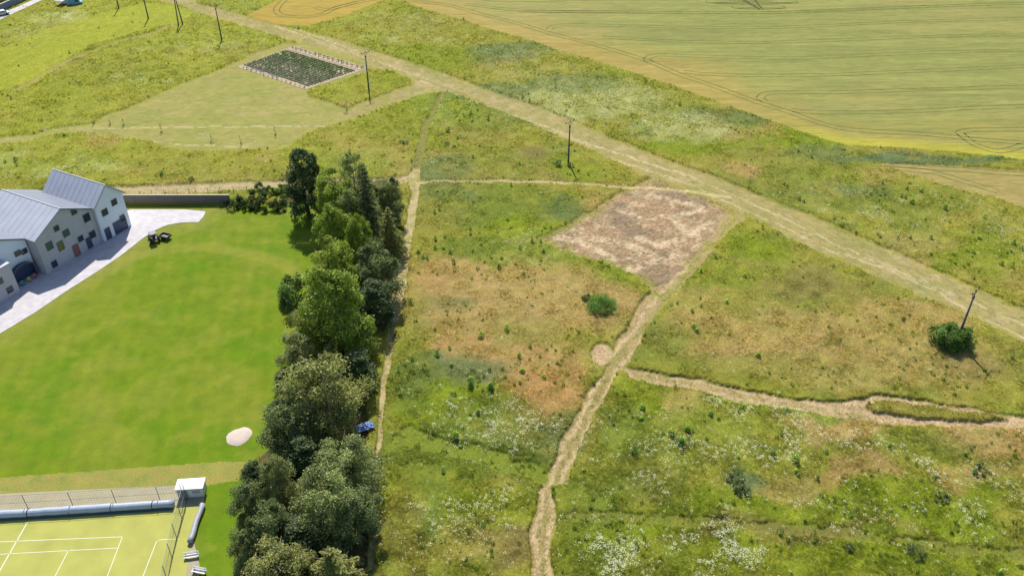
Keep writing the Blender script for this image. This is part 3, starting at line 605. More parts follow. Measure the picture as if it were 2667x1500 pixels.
def crown_broad(n, H, r, z0, col, sz=.2, nclump=46, shape='oval', var=.25, yellow=0.0):
    """clumps of leaves gathered round a crown outline with bays between them"""
    P = []; Q = []; T = []; S = []
    for k in range(nclump):
        for _ in range(20):
            t = rng.uniform(0, 1)
            if shape == 'oval': rr = math.sin(math.pi * min(1, (t * .88 + .12))) ** .65
            elif shape == 'cone': rr = (1 - t) ** .75 * (1 if t > .08 else .7)
            elif shape == 'column': rr = .95 * (1 - t ** 5) * (.75 + .25 * min(1, t * 4))
            else: rr = math.sqrt(max(0, 1 - (t * 1.05 - .1) ** 2))
            if rng.random() < rr + .15: break
        a = rng.uniform(0, 6.283); q = rng.uniform(.3, .98) ** .6 * r * rr * rng.uniform(.75, 1.15)
        c = np.array([q * math.cos(a), q * math.sin(a), z0 + (H - z0) * t])
        cr = r * rng.uniform(.17, .33) * (.7 if t > .9 else 1)
        m = int(n / nclump * rng.uniform(.7, 1.3))
        d = rng.normal(size=(m, 3)); d /= np.linalg.norm(d, axis=1, keepdims=True); d[:, 2] = np.abs(d[:, 2]) * np.where(rng.random(m) < .72, 1, -1)
        el = rng.uniform(.65, 1.35, 3); p = c + d * cr * rng.uniform(.35, 1.25, (m, 1)) * el
        P.append(p); Q.append(d * .4 + rng.normal(size=(m, 3)) * .6 + np.array([0, 0, .4])); S.append(rng.uniform(.6, 1.3, m) * sz)
        b = rng.normal(1, .14); g = np.array(col)[None] * b * rng.normal(1, var * .6, (m, 1)).clip(.5, 1.7)
        g = g * (1 + yellow * rng.random((m, 1)) * np.array([[.6, .25, -.3]])); T.append(g)
    return np.concatenate(P), np.concatenate(Q), np.concatenate(S), np.concatenate(T).clip(.004, 1)
def crown_conifer(H, r, z0, col, lay=22, sz=.13, droop=.3):
    P = []; Q = []; S = []; T = []
    for k in range(lay):
        t = (k + .3) / lay; z = z0 + (H - z0) * t; nb = int(7 + 9 * (1 - t)); rl = r * (1 - t) ** .8 * rng.uniform(.82, 1.1) + .25
        for b in range(nb):
            a = rng.uniform(0, 6.283); L = rl * rng.uniform(.7, 1.1); m = int(14 + 38 * L / r * 2)
            s = rng.uniform(.1, 1, m); side = rng.normal(0, .16, m) * L * (1.15 - s)
            x = s * L * math.cos(a) - side * math.sin(a); y = s * L * math.sin(a) + side * math.cos(a)
            zq = z - droop * L * s ** 1.6 + .12 * L * s + rng.normal(0, .05, m) - np.abs(side) * .25
            P.append(np.stack([x, y, zq], 1)); Q.append(rng.normal(size=(m, 3)) * .5 + np.array([0, 0, .8])); S.append(rng.uniform(.6, 1.3, m) * sz)
            T.append(np.array(col)[None] * rng.normal(1, .16) * rng.normal(1, .2, (m, 1)).clip(.5, 1.6))
    return np.concatenate(P), np.concatenate(Q), np.concatenate(S), np.concatenate(T).clip(.004, 1)
def trunk_mesh(H, r, z0, limbs=9, rad=.2):
    mb = MB(); top = H * .86; pts = []; x = y = 0
    for i in range(7):
        t = i / 6; pts.append((x, y, top * t - .3)); x += random.uniform(-.12, .12); y += random.uniform(-.12, .12)
    mb.tube(pts, [rad * (1.25 - 1.1 * i / 6) for i in range(7)], 7)
    for k in range(limbs):
        z = z0 * .7 + (top - z0) * (k + .5) / limbs; a = k * 2.4; L = r * .75 * random.uniform(.6, 1)
        mb.tube([(0, 0, z), (L * .45 * math.cos(a), L * .45 * math.sin(a), z + L * .35), (L * math.cos(a), L * math.sin(a), z + L * .75)], [rad * .35, rad * .22, .02], 5)
    return mb
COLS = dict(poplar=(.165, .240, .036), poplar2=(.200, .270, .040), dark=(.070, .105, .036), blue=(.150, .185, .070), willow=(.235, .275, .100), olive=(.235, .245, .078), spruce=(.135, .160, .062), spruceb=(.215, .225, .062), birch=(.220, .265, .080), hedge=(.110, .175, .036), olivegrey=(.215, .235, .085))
def proto(kind, H, r, fn, limbs=9, barkm=bark):
    t = empty('broadleaf_tree' if kind != 'spruce' else 'spruce_tree', (0, 0, 0))
    P, Q, S, T = fn
    me = leaf_mesh('crown', P, Q, S, T); link_mesh('crown', me, leafm, t)
    trunk_mesh(H, r, H * .18, limbs, .12 + H * .012).build('trunk', barkm, t, True)
    t['_H'] = H; t['_r'] = r
    return t
PR = {
 'poplar': proto('b', 10, 3, crown_broad(21000, 10, 3, .6, COLS['poplar'], .125, 62, 'oval', .3, .5)),
 'poplar2': proto('b', 10, 3, crown_broad(19000, 10, 3, .8, COLS['poplar2'], .13, 50, 'oval', .3, .5)),
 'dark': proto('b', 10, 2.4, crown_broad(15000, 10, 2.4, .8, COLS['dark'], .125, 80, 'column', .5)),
 'round': proto('b', 10, 4, crown_broad(18000, 10, 4, .7, COLS['blue'], .15, 50, 'dome', .3)),
 'willow': proto('b', 10, 4.5, crown_broad(22000, 10, 4.5, .5, COLS['willow'], .14, 60, 'dome', .32)),
 'olive': proto('b', 10, 4, crown_broad(20000, 10, 4, .6, COLS['olive'], .135, 56, 'oval', .32), 9, bark_pale),
 'greyolive': proto('b', 10, 4, crown_broad(20000, 10, 4, .6, COLS['olivegrey'], .14, 52, 'dome', .32), 9, bark_pale),
 'birch': proto('b', 10, 2.5, crown_broad(13000, 10, 2.5, 1.0, COLS['birch'], .11, 44, 'oval', .35), 9, bark_pale),
 'spruce': proto('spruce', 10, 2.6, crown_conifer(10, 2.6, .5, COLS['spruce']), 4),
 'spruceb': proto('spruce', 10, 4.2, crown_conifer(10, 4.2, .3, COLS['spruceb'], 15, .16, .42), 4)}
used_p = set()
def plant_tree(key, bx, by, H, r, label, D_=True, group='trees in the dense belt beside the lawn'):
    p = PR[key]; 
    if key in used_p: o = copy_tree(p)
    else: o = p; used_p.add(key)
    g = G(bx * DK, by * DK); o.location = (g.x, g.y, 0); o.rotation_euler = (0, 0, random.uniform(0, 6.28))
    sh = H / p['_H']; sr = r / p['_r']; o.scale = (sr, sr, sh)
    tag(o, label, 'tree', group); return o
TREES = [
 ('dark', 780, 548, 15.5, 3.9, 'dark green square-topped tree at the far left end of the tree belt'),
 ('dark', 806, 540, 13.5, 1.6, 'thin dark tree touching the right side of the square-topped dark tree'),
 ('poplar2', 858, 598, 16.0, 4.6, 'bright green tree just right of the square-topped dark tree'),
 ('birch', 905, 580, 17, 3.6, 'tallest pale birch at the far end of the belt'),
 ('spruce', 935, 625, 17.5, 3.4, 'tall grey-green spruce rising in the middle of the far end of the belt'),
 ('round', 985, 560, 10, 3.2, 'round blue-green tree nearest the fork of the dirt path'),
 ('spruceb', 985, 640, 10.5, 4.2, 'brown-green drooping spruce overhanging the dirt path'),
 ('birch', 892, 625, 13, 3, 'pale green tree between the bright tree and the tall spruce'),
 ('poplar', 856, 675, 13.5, 3.6, 'bright green tree below the tall spruce, on the lawn side'),
 ('poplar', 915, 700, 13, 2.7, 'narrow bright green tree right of the middle of the belt'),
 ('poplar2', 842, 765, 14, 4.0, 'full bright green tree above the largest tree, on the lawn side'),
 ('poplar', 893, 770, 9, 2.5, 'small green tree squeezed between blue-green and bright trees'),
 ('round', 955, 755, 11, 4.3, 'wide blue-green tree beside the upper corner of the dry plot'),
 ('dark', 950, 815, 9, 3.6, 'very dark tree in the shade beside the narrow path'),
 ('poplar', 858, 900, 17.5, 5.4, 'largest bright green tree of the belt, above the drooping conifer'),
 ('poplar', 905, 905, 9, 3, 'low green tree at the right foot of the largest tree'),
 ('hedgeb', 748, 765, 5.5, 3.0, 'green bush standing out onto the lawn'),
 ('olive', 790, 870, 9, 3.0, 'olive tree at the left foot of the largest tree'),
 ('spruceb', 845, 960, 8, 4.0, 'drooping conifer directly below the largest tree'),
 ('greyolive', 765, 960, 8.5, 3.4, 'grey-olive tree on the lawn side below the largest tree'),
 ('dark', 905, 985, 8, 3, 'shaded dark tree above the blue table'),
 ('olive', 838, 1095, 14, 5.6, 'largest olive-grey tree, left of the blue table'),
 ('greyolive', 775, 1080, 9, 3.6, 'grey-olive tree on the lawn side of the largest olive-grey tree'),
 ('round', 748, 1150, 10, 4.0, 'dark blue-green tree beside the pale sand pit'),
 ('dark', 770, 1200, 7.5, 3.2, 'dark low tree between the blue-green tree and the willow'),
 ('willow', 878, 1240, 9.0, 4.5, 'pale green willow just below the blue table'),
 ('greyolive', 716, 1290, 10, 2.6, 'narrow grey-green tree right of the white equipment box'),
 ('willow', 835, 1345, 10.5, 4.6, 'grey-green willow below the pale green willow, on its left'),
 ('round', 900, 1345, 8, 3.6, 'blue-green tree at the bottom of the belt beside the narrow path'),
 ('round', 700, 1400, 9.5, 3, 'blue-green tree at the lower left edge of the belt'),
 ('dark', 760, 1400, 6.5, 3.4, 'dark low tree in the gap between the lower trees'),
 ('spruceb', 850, 1500, 9, 5.2, 'yellow-green spruce at the bottom edge of the picture'),
 ('olive', 715, 1500, 8.5, 3.8, 'olive tree at the lower left corner of the belt'),
 ('round', 645, 1315, 7.5, 2.6, 'dark tree on the lawn right of the court corner'),
 ('dark', 655, 1250, 6.5, 2.2, 'small dark tree above the tree beside the court corner'),
 ('round', 640, 1430, 7, 2.4, 'dark tree on the lawn nearest the bottom edge'),
 ('dark', 712, 1090, 6, 2.2, 'small dark tree on the lawn edge, upper right of the sand pit'),
 ('dark', 728, 990, 5, 2.0, 'small dark tree on the lawn edge below the green bush'),
]
PR['hedgeb'] = proto('b', 10, 5, crown_broad(6000, 10, 5, .2, COLS['hedge'], .3, 34, 'dome', .3))
for t in TREES: plant_tree(*t)
for key, p in list(PR.items()):
    if key not in used_p:
        for ch in list(p.children): bpy.data.objects.remove(ch)
        bpy.data.objects.remove(p)
for o in C.objects:
    for q in ('_H', '_r'):
        if q in o: del o[q]

# bushes and small plants
def bush_mesh(n, H, r, col, sz, nc=16, var=.3):
    P, Q, S, T = crown_broad(n, H, r, .05, (col[0] * 1.9, col[1] * 1.8, col[2] * 1.1), sz, nc, 'dome', var)
    return leaf_mesh('foliage', P, Q, S, T)
def bush(name, x, y, H, r, col, label, cat='bush', sz=.13, n=2600, group=None, nc=16, flat=None):
    g = G(x, y); me = bush_mesh(n, H, r, col, sz, nc); me.name = name
    o = link_mesh(name, me, leafm); o.location = (g.x, g.y, 0); tag(o, label, cat, group)
    if flat: o.scale = (1, flat, 1)
    return o
bush('bush', 2458, 900, 3.5, 2.7, (.052, .095, .028), 'dark green bush at the foot of the leaning-looking right-hand pole', sz=.13, n=9000, nc=60)
bush('bush', 2488, 898, 3.2, 2.5, (.058, .102, .030), 'green bush wrapped round the base of the right-hand pole', sz=.13, n=8000, nc=50)
bush('nettle_clump', 1566, 808, 1.9, 2.9, (.070, .135, .034), 'round green clump standing in the dry grass', 'bush', .09, 9000, nc=80)
bush('nettle_clump', 1530, 783, 1.0, 1.4, (.070, .105, .035), 'small pale green clump beside the round green clump', 'bush', .09, 1500)
bush('shrub', 1456, 436, 1.7, 1.2, (.075, .100, .070), 'grey-green shrub left of the middle pole', sz=.09, n=1500)
bush('shrub', 1486, 438, 1.2, .9, (.070, .095, .060), 'smaller grey-green shrub right of the middle pole', sz=.09, n=900)
bush('shrub', 1915, 1252, 1.2, 1.3, (.075, .100, .060), 'upper of two blue-green shrubs in the lower right meadow', sz=.09, n=1600)
bush('shrub', 1935, 1283, 1.3, 1.5, (.065, .090, .055), 'lower of two blue-green shrubs in the lower right meadow', sz=.09, n=1900)
bush('shrub', 2450, 1302, .9, 1.1, (.050, .075, .045), 'low blue-green shrub right of the dry patch in the lower right meadow', sz=.09, n=900)
bush('shrub', 2550, 1232, 1.1, 1.2, (.050, .072, .040), 'dark shrub in the meadow near the right edge', sz=.09, n=1200)
bush('shrub', 2385, 1445, 1.0, 1.4, (.060, .085, .045), 'flat blue-green shrub near the bottom edge on the right', sz=.09, n=1100)
bush('shrub', 2210, 1432, .9, .9, (.060, .085, .045), 'small blue-green shrub near the bottom edge, left of the flat shrub', sz=.09, n=800)
bush('bush', 672, 508, 3.0, 1.9, (.040, .072, .030), 'dark bush behind the garden wall, left of the square-topped dark tree', sz=.16, n=2200)
bush('bush', 700, 512, 2.2, 1.7, (.045, .08, .03), 'green bush on the right of the dark bush behind the wall', sz=.16, n=1500)
bush('bush', 738, 508, 2.6, 1.7, (.050, .09, .035), 'green bush touching the foot of the square-topped dark tree', sz=.16, n=1500)
bush('shrub', 500, 473, .9, .9, (.05, .085, .02), 'small round bush in the meadow above the horizontal dirt track', sz=.1, n=500)
bush('shrub', 421, 463, .9, .45, (.04, .08, .02), 'tiny dark shrub left of the small round bush above the dirt track', sz=.09, n=250)
bush('bush', 1163, 380 - 0, .5, 1.4, (.055, .085, .05), 'flat bluish bush in the meadow right of the green footpath', sz=.09, n=500)
bush('bush', 1048, 378, .6, 1.6, (.05, .08, .055), 'flat bluish bush left of the green footpath', sz=.1, n=700)
# dark hedge along the wall
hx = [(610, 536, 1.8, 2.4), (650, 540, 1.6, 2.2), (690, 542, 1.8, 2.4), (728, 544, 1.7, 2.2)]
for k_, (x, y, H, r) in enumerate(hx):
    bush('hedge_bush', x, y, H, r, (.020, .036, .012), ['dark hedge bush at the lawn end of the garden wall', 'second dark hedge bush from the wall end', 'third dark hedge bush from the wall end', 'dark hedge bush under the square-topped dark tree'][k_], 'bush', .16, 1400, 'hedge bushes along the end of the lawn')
# individual tall weeds
def weed_proto(col1, col2, seed):
    r = np.random.default_rng(seed); P = []; Q = []; S = []; T = []
    n = 130; z = r.uniform(0, 1, n); a = r.uniform(0, 6.283, n); q = r.uniform(.1, 1, n) ** .5 * .42 * (1 - z ** 1.8 * .8)
    P = np.stack([q * np.cos(a), q * np.sin(a), z], 1); Q = r.normal(size=(n, 3)) * .5 + np.stack([np.cos(a), np.sin(a), np.full(n, .7)], 1)
    t = (z > .68)[:, None]; T = np.array([[3.6, 3.3, 2.2]]) * np.where(t, np.array(col2)[None], np.array(col1)[None]) * r.uniform(.6, 1.4, (n, 1))
    return leaf_mesh('tall_weed', P, Q, r.uniform(.05, .12, n), T)
WM = [weed_proto((.03, .065, .02), (.10, .16, .03), 1), weed_proto((.038, .072, .022), (.055, .095, .03), 2), weed_proto((.07, .11, .03), (.14, .19, .035), 3)]
for m_ in WM: m_.materials.append(leafm)
wl = []
def WL(ox, oy, s, pts):
    for p in pts: wl.append((ox + p[0] / s, oy + p[1] / s, p[2] if len(p) > 2 else 0, p[3] if len(p) > 3 else 1))
WL(900, 450, 2.862, [(930, 435, 1, .8), (1205, 362, 2, 1), (1235, 110, 1, .9), (685, 155, 2, .9), (665, 312, 1), (700, 290, 1, .8), (670, 515, 1, 1.1), (740, 495, 1, .9), (670, 578, 1, 1), (730, 580, 2, 1), (780, 615, 1, .9), (545, 610, 0, 1.2), (580, 650, 1, 1.1), (610, 660, 1, .9),
    (1010, 555, 0, 1), (1300, 580, 1, .9), (1390, 530, 1, 1), (1455, 530, 1, .9), (1475, 605, 1, 1.1), (1165, 655, 0, 1), (1145, 715, 0, 1.3), (805, 690, 1, 1.1), (1325, 770, 0, 1), (1285, 800, 2, .8), (490, 985, 1, 1.3), (1010, 1230, 2, 1.5), (1200, 1180, 2, 1.3), (685, 1370, 1, 1.2),
    (775, 1325, 1, .9), (1295, 1385, 0, 1.1), (500, 1410, 1, 1)])
WL(900, 0, 2.862, [(935, 862, 1, 1.1), (945, 918, 0, 1), (1065, 905, 1, 1.3), (850, 912, 0, .9), (770, 995, 1, 1.3), (430, 1080, 1, .9), (805, 1110, 1, 1), (950, 1190, 1, 1), (1000, 1105, 1, .8), (1090, 1115, 2, .8), (1295, 1230, 2, .9), (2490, 795, 1, 1.1), (2235, 620, 1, 1), (880, 160, 1, 1.2), (1565, 665, 1, 1), (1320, 740, 1, 1.2), (1370, 765, 1, 1.1), (495, 1220, 1, 1)])
WL(1040, 640, 3.15, [(585, 1130, 0, 1.5), (585, 1170, 1, 1.3), (750, 1190, 0, 1.7), (1010, 1050, 0, 1.2), (1185, 1100, 2, 1.1), (990, 1140, 2, .9), (195, 1030, 1, .9), (430, 1000, 0, 1), (850, 1030, 1, .8), (120, 1060, 1, .9)])
WL(1767, 450, 2.862, [(1515, 90, 1, .9), (1520, 135, 0, .8), (1700, 135, 1, .9), (1805, 150, 0, 1), (1425, 175, 2, .9), (1685, 200, 1), (1735, 235, 0, 1.2), (1655, 190, 1, .9), (1490, 222, 1, .7), (895, 210, 0, 1), (930, 228, 0, 1), (1980, 285, 0, 1.4), (2275, 350, 1, 1), (2015, 375, 2, 1), (2235, 505, 0, 1), (2490, 545, 1, 1.4),
    (2185, 605, 2, 1.2), (1875, 505, 1, 1), (1725, 500, 1, 1), (2400, 695, 0, 1.3), (2480, 712, 1, 1.1), (2550, 585, 0, 1.1), (1115, 1165, 1, .7), (100, 1045, 0, 1), (355, 980, 2, 1), (590, 1380, 0, 1.1), (2480, 1395, 1, 1), (490, 785, 2, 1), (165, 750, 1, .9), (110, 1160, 2, 1.2), (135, 1195, 0, 1.1), (2055, 690, 1, .8)])
WL(1767, 1000, 2.862, [(480, 195, 0, 1.1), (235, 240, 0, 1.1), (65, 365, 0, 1.2), (15, 460, 0, 1.4), (700, 540, 1, 1.2), (865, 590, 0, 1.6), (870, 670, 2, .9), (890, 705, 1, 1), (1565, 485, 1, 1), (1095, 525, 1, 1), (2130, 540, 0, 1), (800, 225, 1, 1), (445, 225, 1, .8), (2390, 1430, 0, 1.1), (2195, 680, 1, 1.1), (1030, 720, 1, .8), (440, 560, 2, .9)])
WL(900, 1000, 2.862, [(2210, 200, 0, 1.4), (2540, 360, 0, 1.2), (2425, 395, 0, 1.4), (2500, 460, 0, 1.4), (2150, 530, 1, 1.5), (820, 410, 0, 1.4), (1085, 55, 1, 1.4), (935, 35, 1, 1.1), (410, 100, 1, 1), (990, 230, 0, 1), (2165, 1200, 1, .8), (730, 660, 2, 1), (2200, 280, 0, 1)])
WL(0, 0, 2.862, [(1210, 1310, 1, 1), (1225, 1275, 1, .7), (120, 1210, 1, 1.1), (130, 1245, 1, .9), (45, 1225, 0, 1), (520, 405, 1, .9), (1258, 485, 1, .8), (1355, 415, 1, .7), (1255, 545, 2, .7), (735, 760, 1, .7), (420, 770, 1, .7), (90, 750, 1, 1)])
WLAB = ['leafy dark green weed with a light green top standing in the meadow grass', 'plain dark green bushy weed standing in the meadow grass', 'light yellow-green leafy weed standing in the meadow grass']
WG = ['two-tone weeds dotted over the meadow', 'dark weeds dotted over the meadow', 'light green weeds dotted over the meadow']
def region(x, y):
    if x < 800: return 'left meadow'
    if x > 1700 and y < 450 + (x - 1837) * .425: return 'meadow above the track'
    if y < 470: return 'middle pole meadow'
    if x > 1640 and y < 1010: return 'dry right meadow'
    if x > 1500 and y >= 1000: return 'lower right meadow'
    if y < 690: return 'meadow beside the bare plot'
    return 'dry plot by the trees'
regs = {}
for i_, (x, y, k_, s) in enumerate(wl): regs.setdefault((region(x, y), k_), []).append((x, i_))
WKIND = ['two-tone weeds', 'dark green weeds', 'light green weeds']
def nth(n): return {1: '1st', 2: '2nd', 3: '3rd', 21: '21st', 22: '22nd', 23: '23rd', 31: '31st'}.get(n, '%dth' % n)
wlab = {}
for (rg_, k_), L in regs.items():
    L.sort()
    for n_, (x, i_) in enumerate(L): wlab[i_] = ('sole one' if len(L) == 1 else 'leftmost' if n_ == 0 else 'rightmost' if n_ == len(L) - 1 else nth(n_ + 1) + ' from the left') + ' of the ' + WKIND[k_] + ' in the ' + rg_
for i_, (x, y, k_, s) in enumerate(wl):
    o = bpy.data.objects.new('tall_weed', WM[k_]); C.objects.link(o); g = G(x, y); s *= 1.0
    o.location = (g.x, g.y, .25); o.scale = (s * random.uniform(.9, 1.25), s * random.uniform(.9, 1.25), s * random.uniform(.85, 1.15)); o.rotation_euler = (0, 0, random.uniform(0, 6.28))
    tag(o, wlab[i_], 'weed', WG[k_])

# staked saplings in the mown land
stake_m = simple('stake_wood', (.22, .16, .10), .8)
SP = [(245, 323, 2.2, 1), (287, 326, 1.6, 1), (322, 327, 1.8, 0), (421, 345, 2.2, 0), (552, 371, 2.3, 0), (628, 376, 2.2, 0), (718, 353, 2.2, 0), (902, 288, 3.0, 2)]
SL = ['light green sapling where the dark meadow edge meets the mown land', 'pale sapling just right of the light green sapling', 'thin bare sapling above the straw line in the mown land', 'thin staked sapling below the straw line, leftmost there', 'staked sapling with a tuft at its foot, lowest in the mown land', 'thin staked sapling right of the one with a tuft', 'staked sapling at the right end of the mown land', 'white-flowering sapling at the tip of the green island below the garden bed']
for k_, (x, y, H, t_) in enumerate(SP):
    g = G(x, y); e = empty('sapling', g)
    MB().tube([(0, 0, 0), (.03, 0, H * .5), (0, .04, H)], [.03, .025, .015], 6).build('stem', stake_m, e)
    MB().tube([(.22, 0, 0), (.22, 0, H * .62)], .022, 6).build('stake', stake_m, e)
    c = [(.12, .18, .05), (.20, .26, .08), (.5, .5, .4)][t_]
    P, Q, S, T = crown_broad(160 if t_ < 2 else 420, H, .3 if t_ < 2 else .75, H * .45, c, .055, 7, 'oval', .3)
    link_mesh('crown', leaf_mesh('crown', P, Q, S, T), leafm, e)
    P, Q, S, T = crown_broad(90, .35, .4, 0, (.05, .08, .025), .07, 4, 'dome', .3)
    link_mesh('grass_skirt', leaf_mesh('grass_skirt', P, Q, S, T), leafm, e)
    tag(e, SL[k_], 'sapling', 'saplings in the mown land')

# ------------------------------------------------------------------ garden bed with planted rows
soil = simple('sandy_soil', lin(196, 176, 150, KC), .95, var=.25, scale=1.2, bump=.05, spec=.1)
bp = GP(bed_poly, .03); bed = MB(); bed.prism([(p.x, p.y) for p in bp], .0, .06)
tag(bed.build('garden_bed', soil), kind='structure')
A, B, Cc, Dd = [G(*p) for p in bed_poly]         # left, top, right, bottom
def bedp(u, v): return (A * (1 - u) * (1 - v) + Dd * u * (1 - v) + B * (1 - u) * v + Cc * u * v)    # u along the rows, v from the near edge to the far edge
edge_m = simple('concrete_edging', lin(214, 204, 184, KC), .9, var=.15, scale=2)
for (v_, w_, nm) in ((.895, .4, 'gravel_walk'),):
    pass
P_ = []; T_ = []; rr_ = []
nrow = 17
for k_ in range(nrow):
    v = .10 + .70 * k_ / (nrow - 1)
    m = 130
    for q in range(m):
        u = .03 + .94 * (q + random.uniform(-.3, .3)) / m
        gap = vnoise(np.array([u * 24.]), np.array([v * 17.]), 3.0, 200)[0]
        if random.random() < .06 + .2 * (gap > .72): continue
        p = bedp(u, v); P_.append((p.x + random.uniform(-.04, .04), p.y + random.uniform(-.04, .04), .05))
        g2 = (v > .5) * .6 + random.random() * .5
        T_.append(np.array((.16, .195, .155)) * (1 - g2) + np.array((.07, .15, .05)) * g2)
tc = np.array(T_) * rng.uniform(.6, 1.5, (len(T_), 1))
scatter('lavender_rows', np.array(P_), tc, rng.uniform(.8, 1.25, len(P_)), [tuft_mesh('planted_tuft', 16, .42, .2, .06, 31, .5), tuft_mesh('planted_tuft', 20, .36, .24, .06, 32, .6)], tuft_mat, 'close rows of grey-green plants filling the garden bed', 'planted rows')
sm_ = bush_mesh(150, .7, .5, (.07, .10, .075), .09, 7)
sm_.materials.append(leafm)
def rowshrub(u, v, s, lab, grp):
    p = bedp(u, v); o = bpy.data.objects.new('shrub', sm_); C.objects.link(o); o.location = (p.x, p.y, .05); o.scale = (s, s, s * .9); o.rotation_euler = (0, 0, random.uniform(0, 6))
    tag(o, lab, 'shrub', grp)
for q in range(16): rowshrub(.04 + .92 * q / 15, .925, random.uniform(.85, 1.3), (nth(q + 1) + ' shrub from the left on the far strip of the garden bed'), 'shrubs on the far strip of the garden bed')
for q in range(15): rowshrub(.08 + .88 * q / 14, .022, random.uniform(.55, 1.0), (nth(q + 1) + ' shrub from the left on the near strip of the garden bed'), 'shrubs on the near strip of the garden bed')
tarp = MB()
for a_, b_ in ((.16, .33), (.40, .55)):
    p0, p1 = bedp(a_, .075), bedp(b_, .075); d = (p1 - p0).normalized(); s = Vector((-d.y, d.x, 0)) * .22
    t = MB(); t.add([(p0 - s) + Vector((0, 0, .07)), (p1 - s) + Vector((0, 0, .07)), (p1 + s) + Vector((0, 0, .25)), (p0 + s) + Vector((0, 0, .25)), (p0 + s) + Vector((0, 0, .07)), (p1 + s) + Vector((0, 0, .07))], [(0, 1, 2, 3), (3, 2, 5, 4), (0, 4, 5, 1), (0, 3, 4), (1, 5, 2)])
    tag(t.build('ground_sheet', simple('dark_sheet', (.05, .06, .09), .6)), 'dark sheet laid along the %s of the front row in the garden bed' % ('left part' if a_ < .2 else 'middle'), 'ground sheet', 'dark sheets in the garden bed')
furrow = simple('dark_furrow_soil', lin(150, 132, 104, KC), .95, var=.3, scale=2)
for v in (.86, .965):
    f_m = MB(); p0, p1 = bedp(.01, v), bedp(.99, v); d = (p1 - p0).normalized(); s = Vector((-d.y, d.x, 0)) * .25; z_1 = Vector((0, 0, .068))
    f_m.add([p0 - s + z_1, p1 - s + z_1, p1 + s + z_1, p0 + s + z_1], [(0, 1, 2, 3)]); tag(f_m.build('furrow', furrow), kind='structure')

# ------------------------------------------------------------------ power line poles
conc = simple('weathered_pole', (.085, .09, .095), .85, var=.25, scale=1.5, bump=.01)
steel = simple('dark_steel', (.05, .05, .055), .6, .6)
porc = simple('brown_insulator', (.05, .035, .03), .3)
LINE = Vector((60, -63, 0)).normalized(); ARM = Vector((LINE.y, -LINE.x, 0)) * -1
def arm_parts(root, H, w=1.3, dz=.75):
    ang = math.atan2(ARM.y, ARM.x); M = Matrix.Rotation(ang, 4, 'Z'); T = lambda x, y, z: M @ Vector((x, y, z))
    MB().tube([T(-w, 0, H + dz), T(w, 0, H + dz)], .06, 6).build('crossarm', steel, root)
    for s in (-1, 1): MB().tube([T(0, 0, H - .05), T(s * w * .45, 0, H + dz)], .045, 5).build('brace', steel, root)
    MB().tube([T(0, 0, H - .45), T(0, 0, H - .1)], .2, 8).build('pole_band', steel, root)
    for s in (-1, 0, 1):
        MB().tube([T(s * w * .97, 0, H + dz + .04), T(s * w * .97, 0, H + dz + .16), T(s * w * .97, 0, H + dz + .3), T(s * w * .97, 0, H + dz + .4)], [.05, .11, .09, .05], 8).build('insulator', porc, root)
PO = [(2490, 893, 9.6, 'single power pole rising out of the dark bushes at the right'), (1480, 428, 9.4, 'single power pole standing between grey-green shrubs in the middle meadow'), (961, 238, 9.6, 'single power pole right of the garden bed'),
      (578, 106, 9.6, 'single power pole between the twin-legged pole and the garden bed'), (387, 51, 9.6, 'single power pole left of the twin-legged pole, top cut off by the frame'), (310, 24, 9.6, 'farthest power pole, leftmost, top cut off by the frame')]
for x, y, H, lab in PO:
    g = G(x, y); e = empty('power_pole', g); MB().tube([(0, 0, -.3), (0, 0, 3), (0, 0, H)], [.24, .2, .13], 10).build('pole', conc, e, True)
    arm_parts(e, H); tag(e, lab, 'power pole', 'power line poles crossing the land')
g = G(471, 68); e = empty('power_pole', g)
for s in (-1, 1):
    o_ = LINE * .0 + ARM * s * .75; MB().tube([(o_.x, o_.y, -.3), (o_.x * .25, o_.y * .25, 8.6)], [.22, .14], 10).build('pole', conc, e, True)
MB().box(-.35, .35, -.2, .2, 8.2, 8.9).build('pole_cap', steel, e)
arm_parts(e, 8.9, 1.7, 1.0); tag(e, 'twin-legged power pole, third from the left', 'power pole', 'power line poles crossing the land')

# lattice pylon just beyond the upper edge: its shadow falls into the crop
pyl = simple('galvanised_lattice', (.35, .36, .37), .5, .5)
pb = empty('transmission_tower', (76.5, 309, 0))
Ht = 33.0
def half(z): return 3.6 * (1 - z / Ht) ** 1.0 + .55
lat = MB(); zs = [0, 5, 9.5, 13.5, 17, 20, 22.6, 25, 27.2, 29.2, 31, Ht]
for i_ in range(len(zs) - 1):
    a, b = half(zs[i_]), half(zs[i_ + 1]); q = [(-1, -1), (1, -1), (1, 1), (-1, 1)]
    for k_ in range(4):
        p, n_ = q[k_], q[(k_ + 1) % 4]
        lat.tube([(p[0] * a, p[1] * a, zs[i_]), (p[0] * b, p[1] * b, zs[i_ + 1])], .11, 4)
        lat.tube([(p[0] * a, p[1] * a, zs[i_]), (n_[0] * b, n_[1] * b, zs[i_ + 1])], .07, 4); lat.tube([(n_[0] * a, n_[1] * a, zs[i_]), (p[0] * b, p[1] * b, zs[i_ + 1])], .07, 4)
lat.build('lattice_mast', pyl, pb)
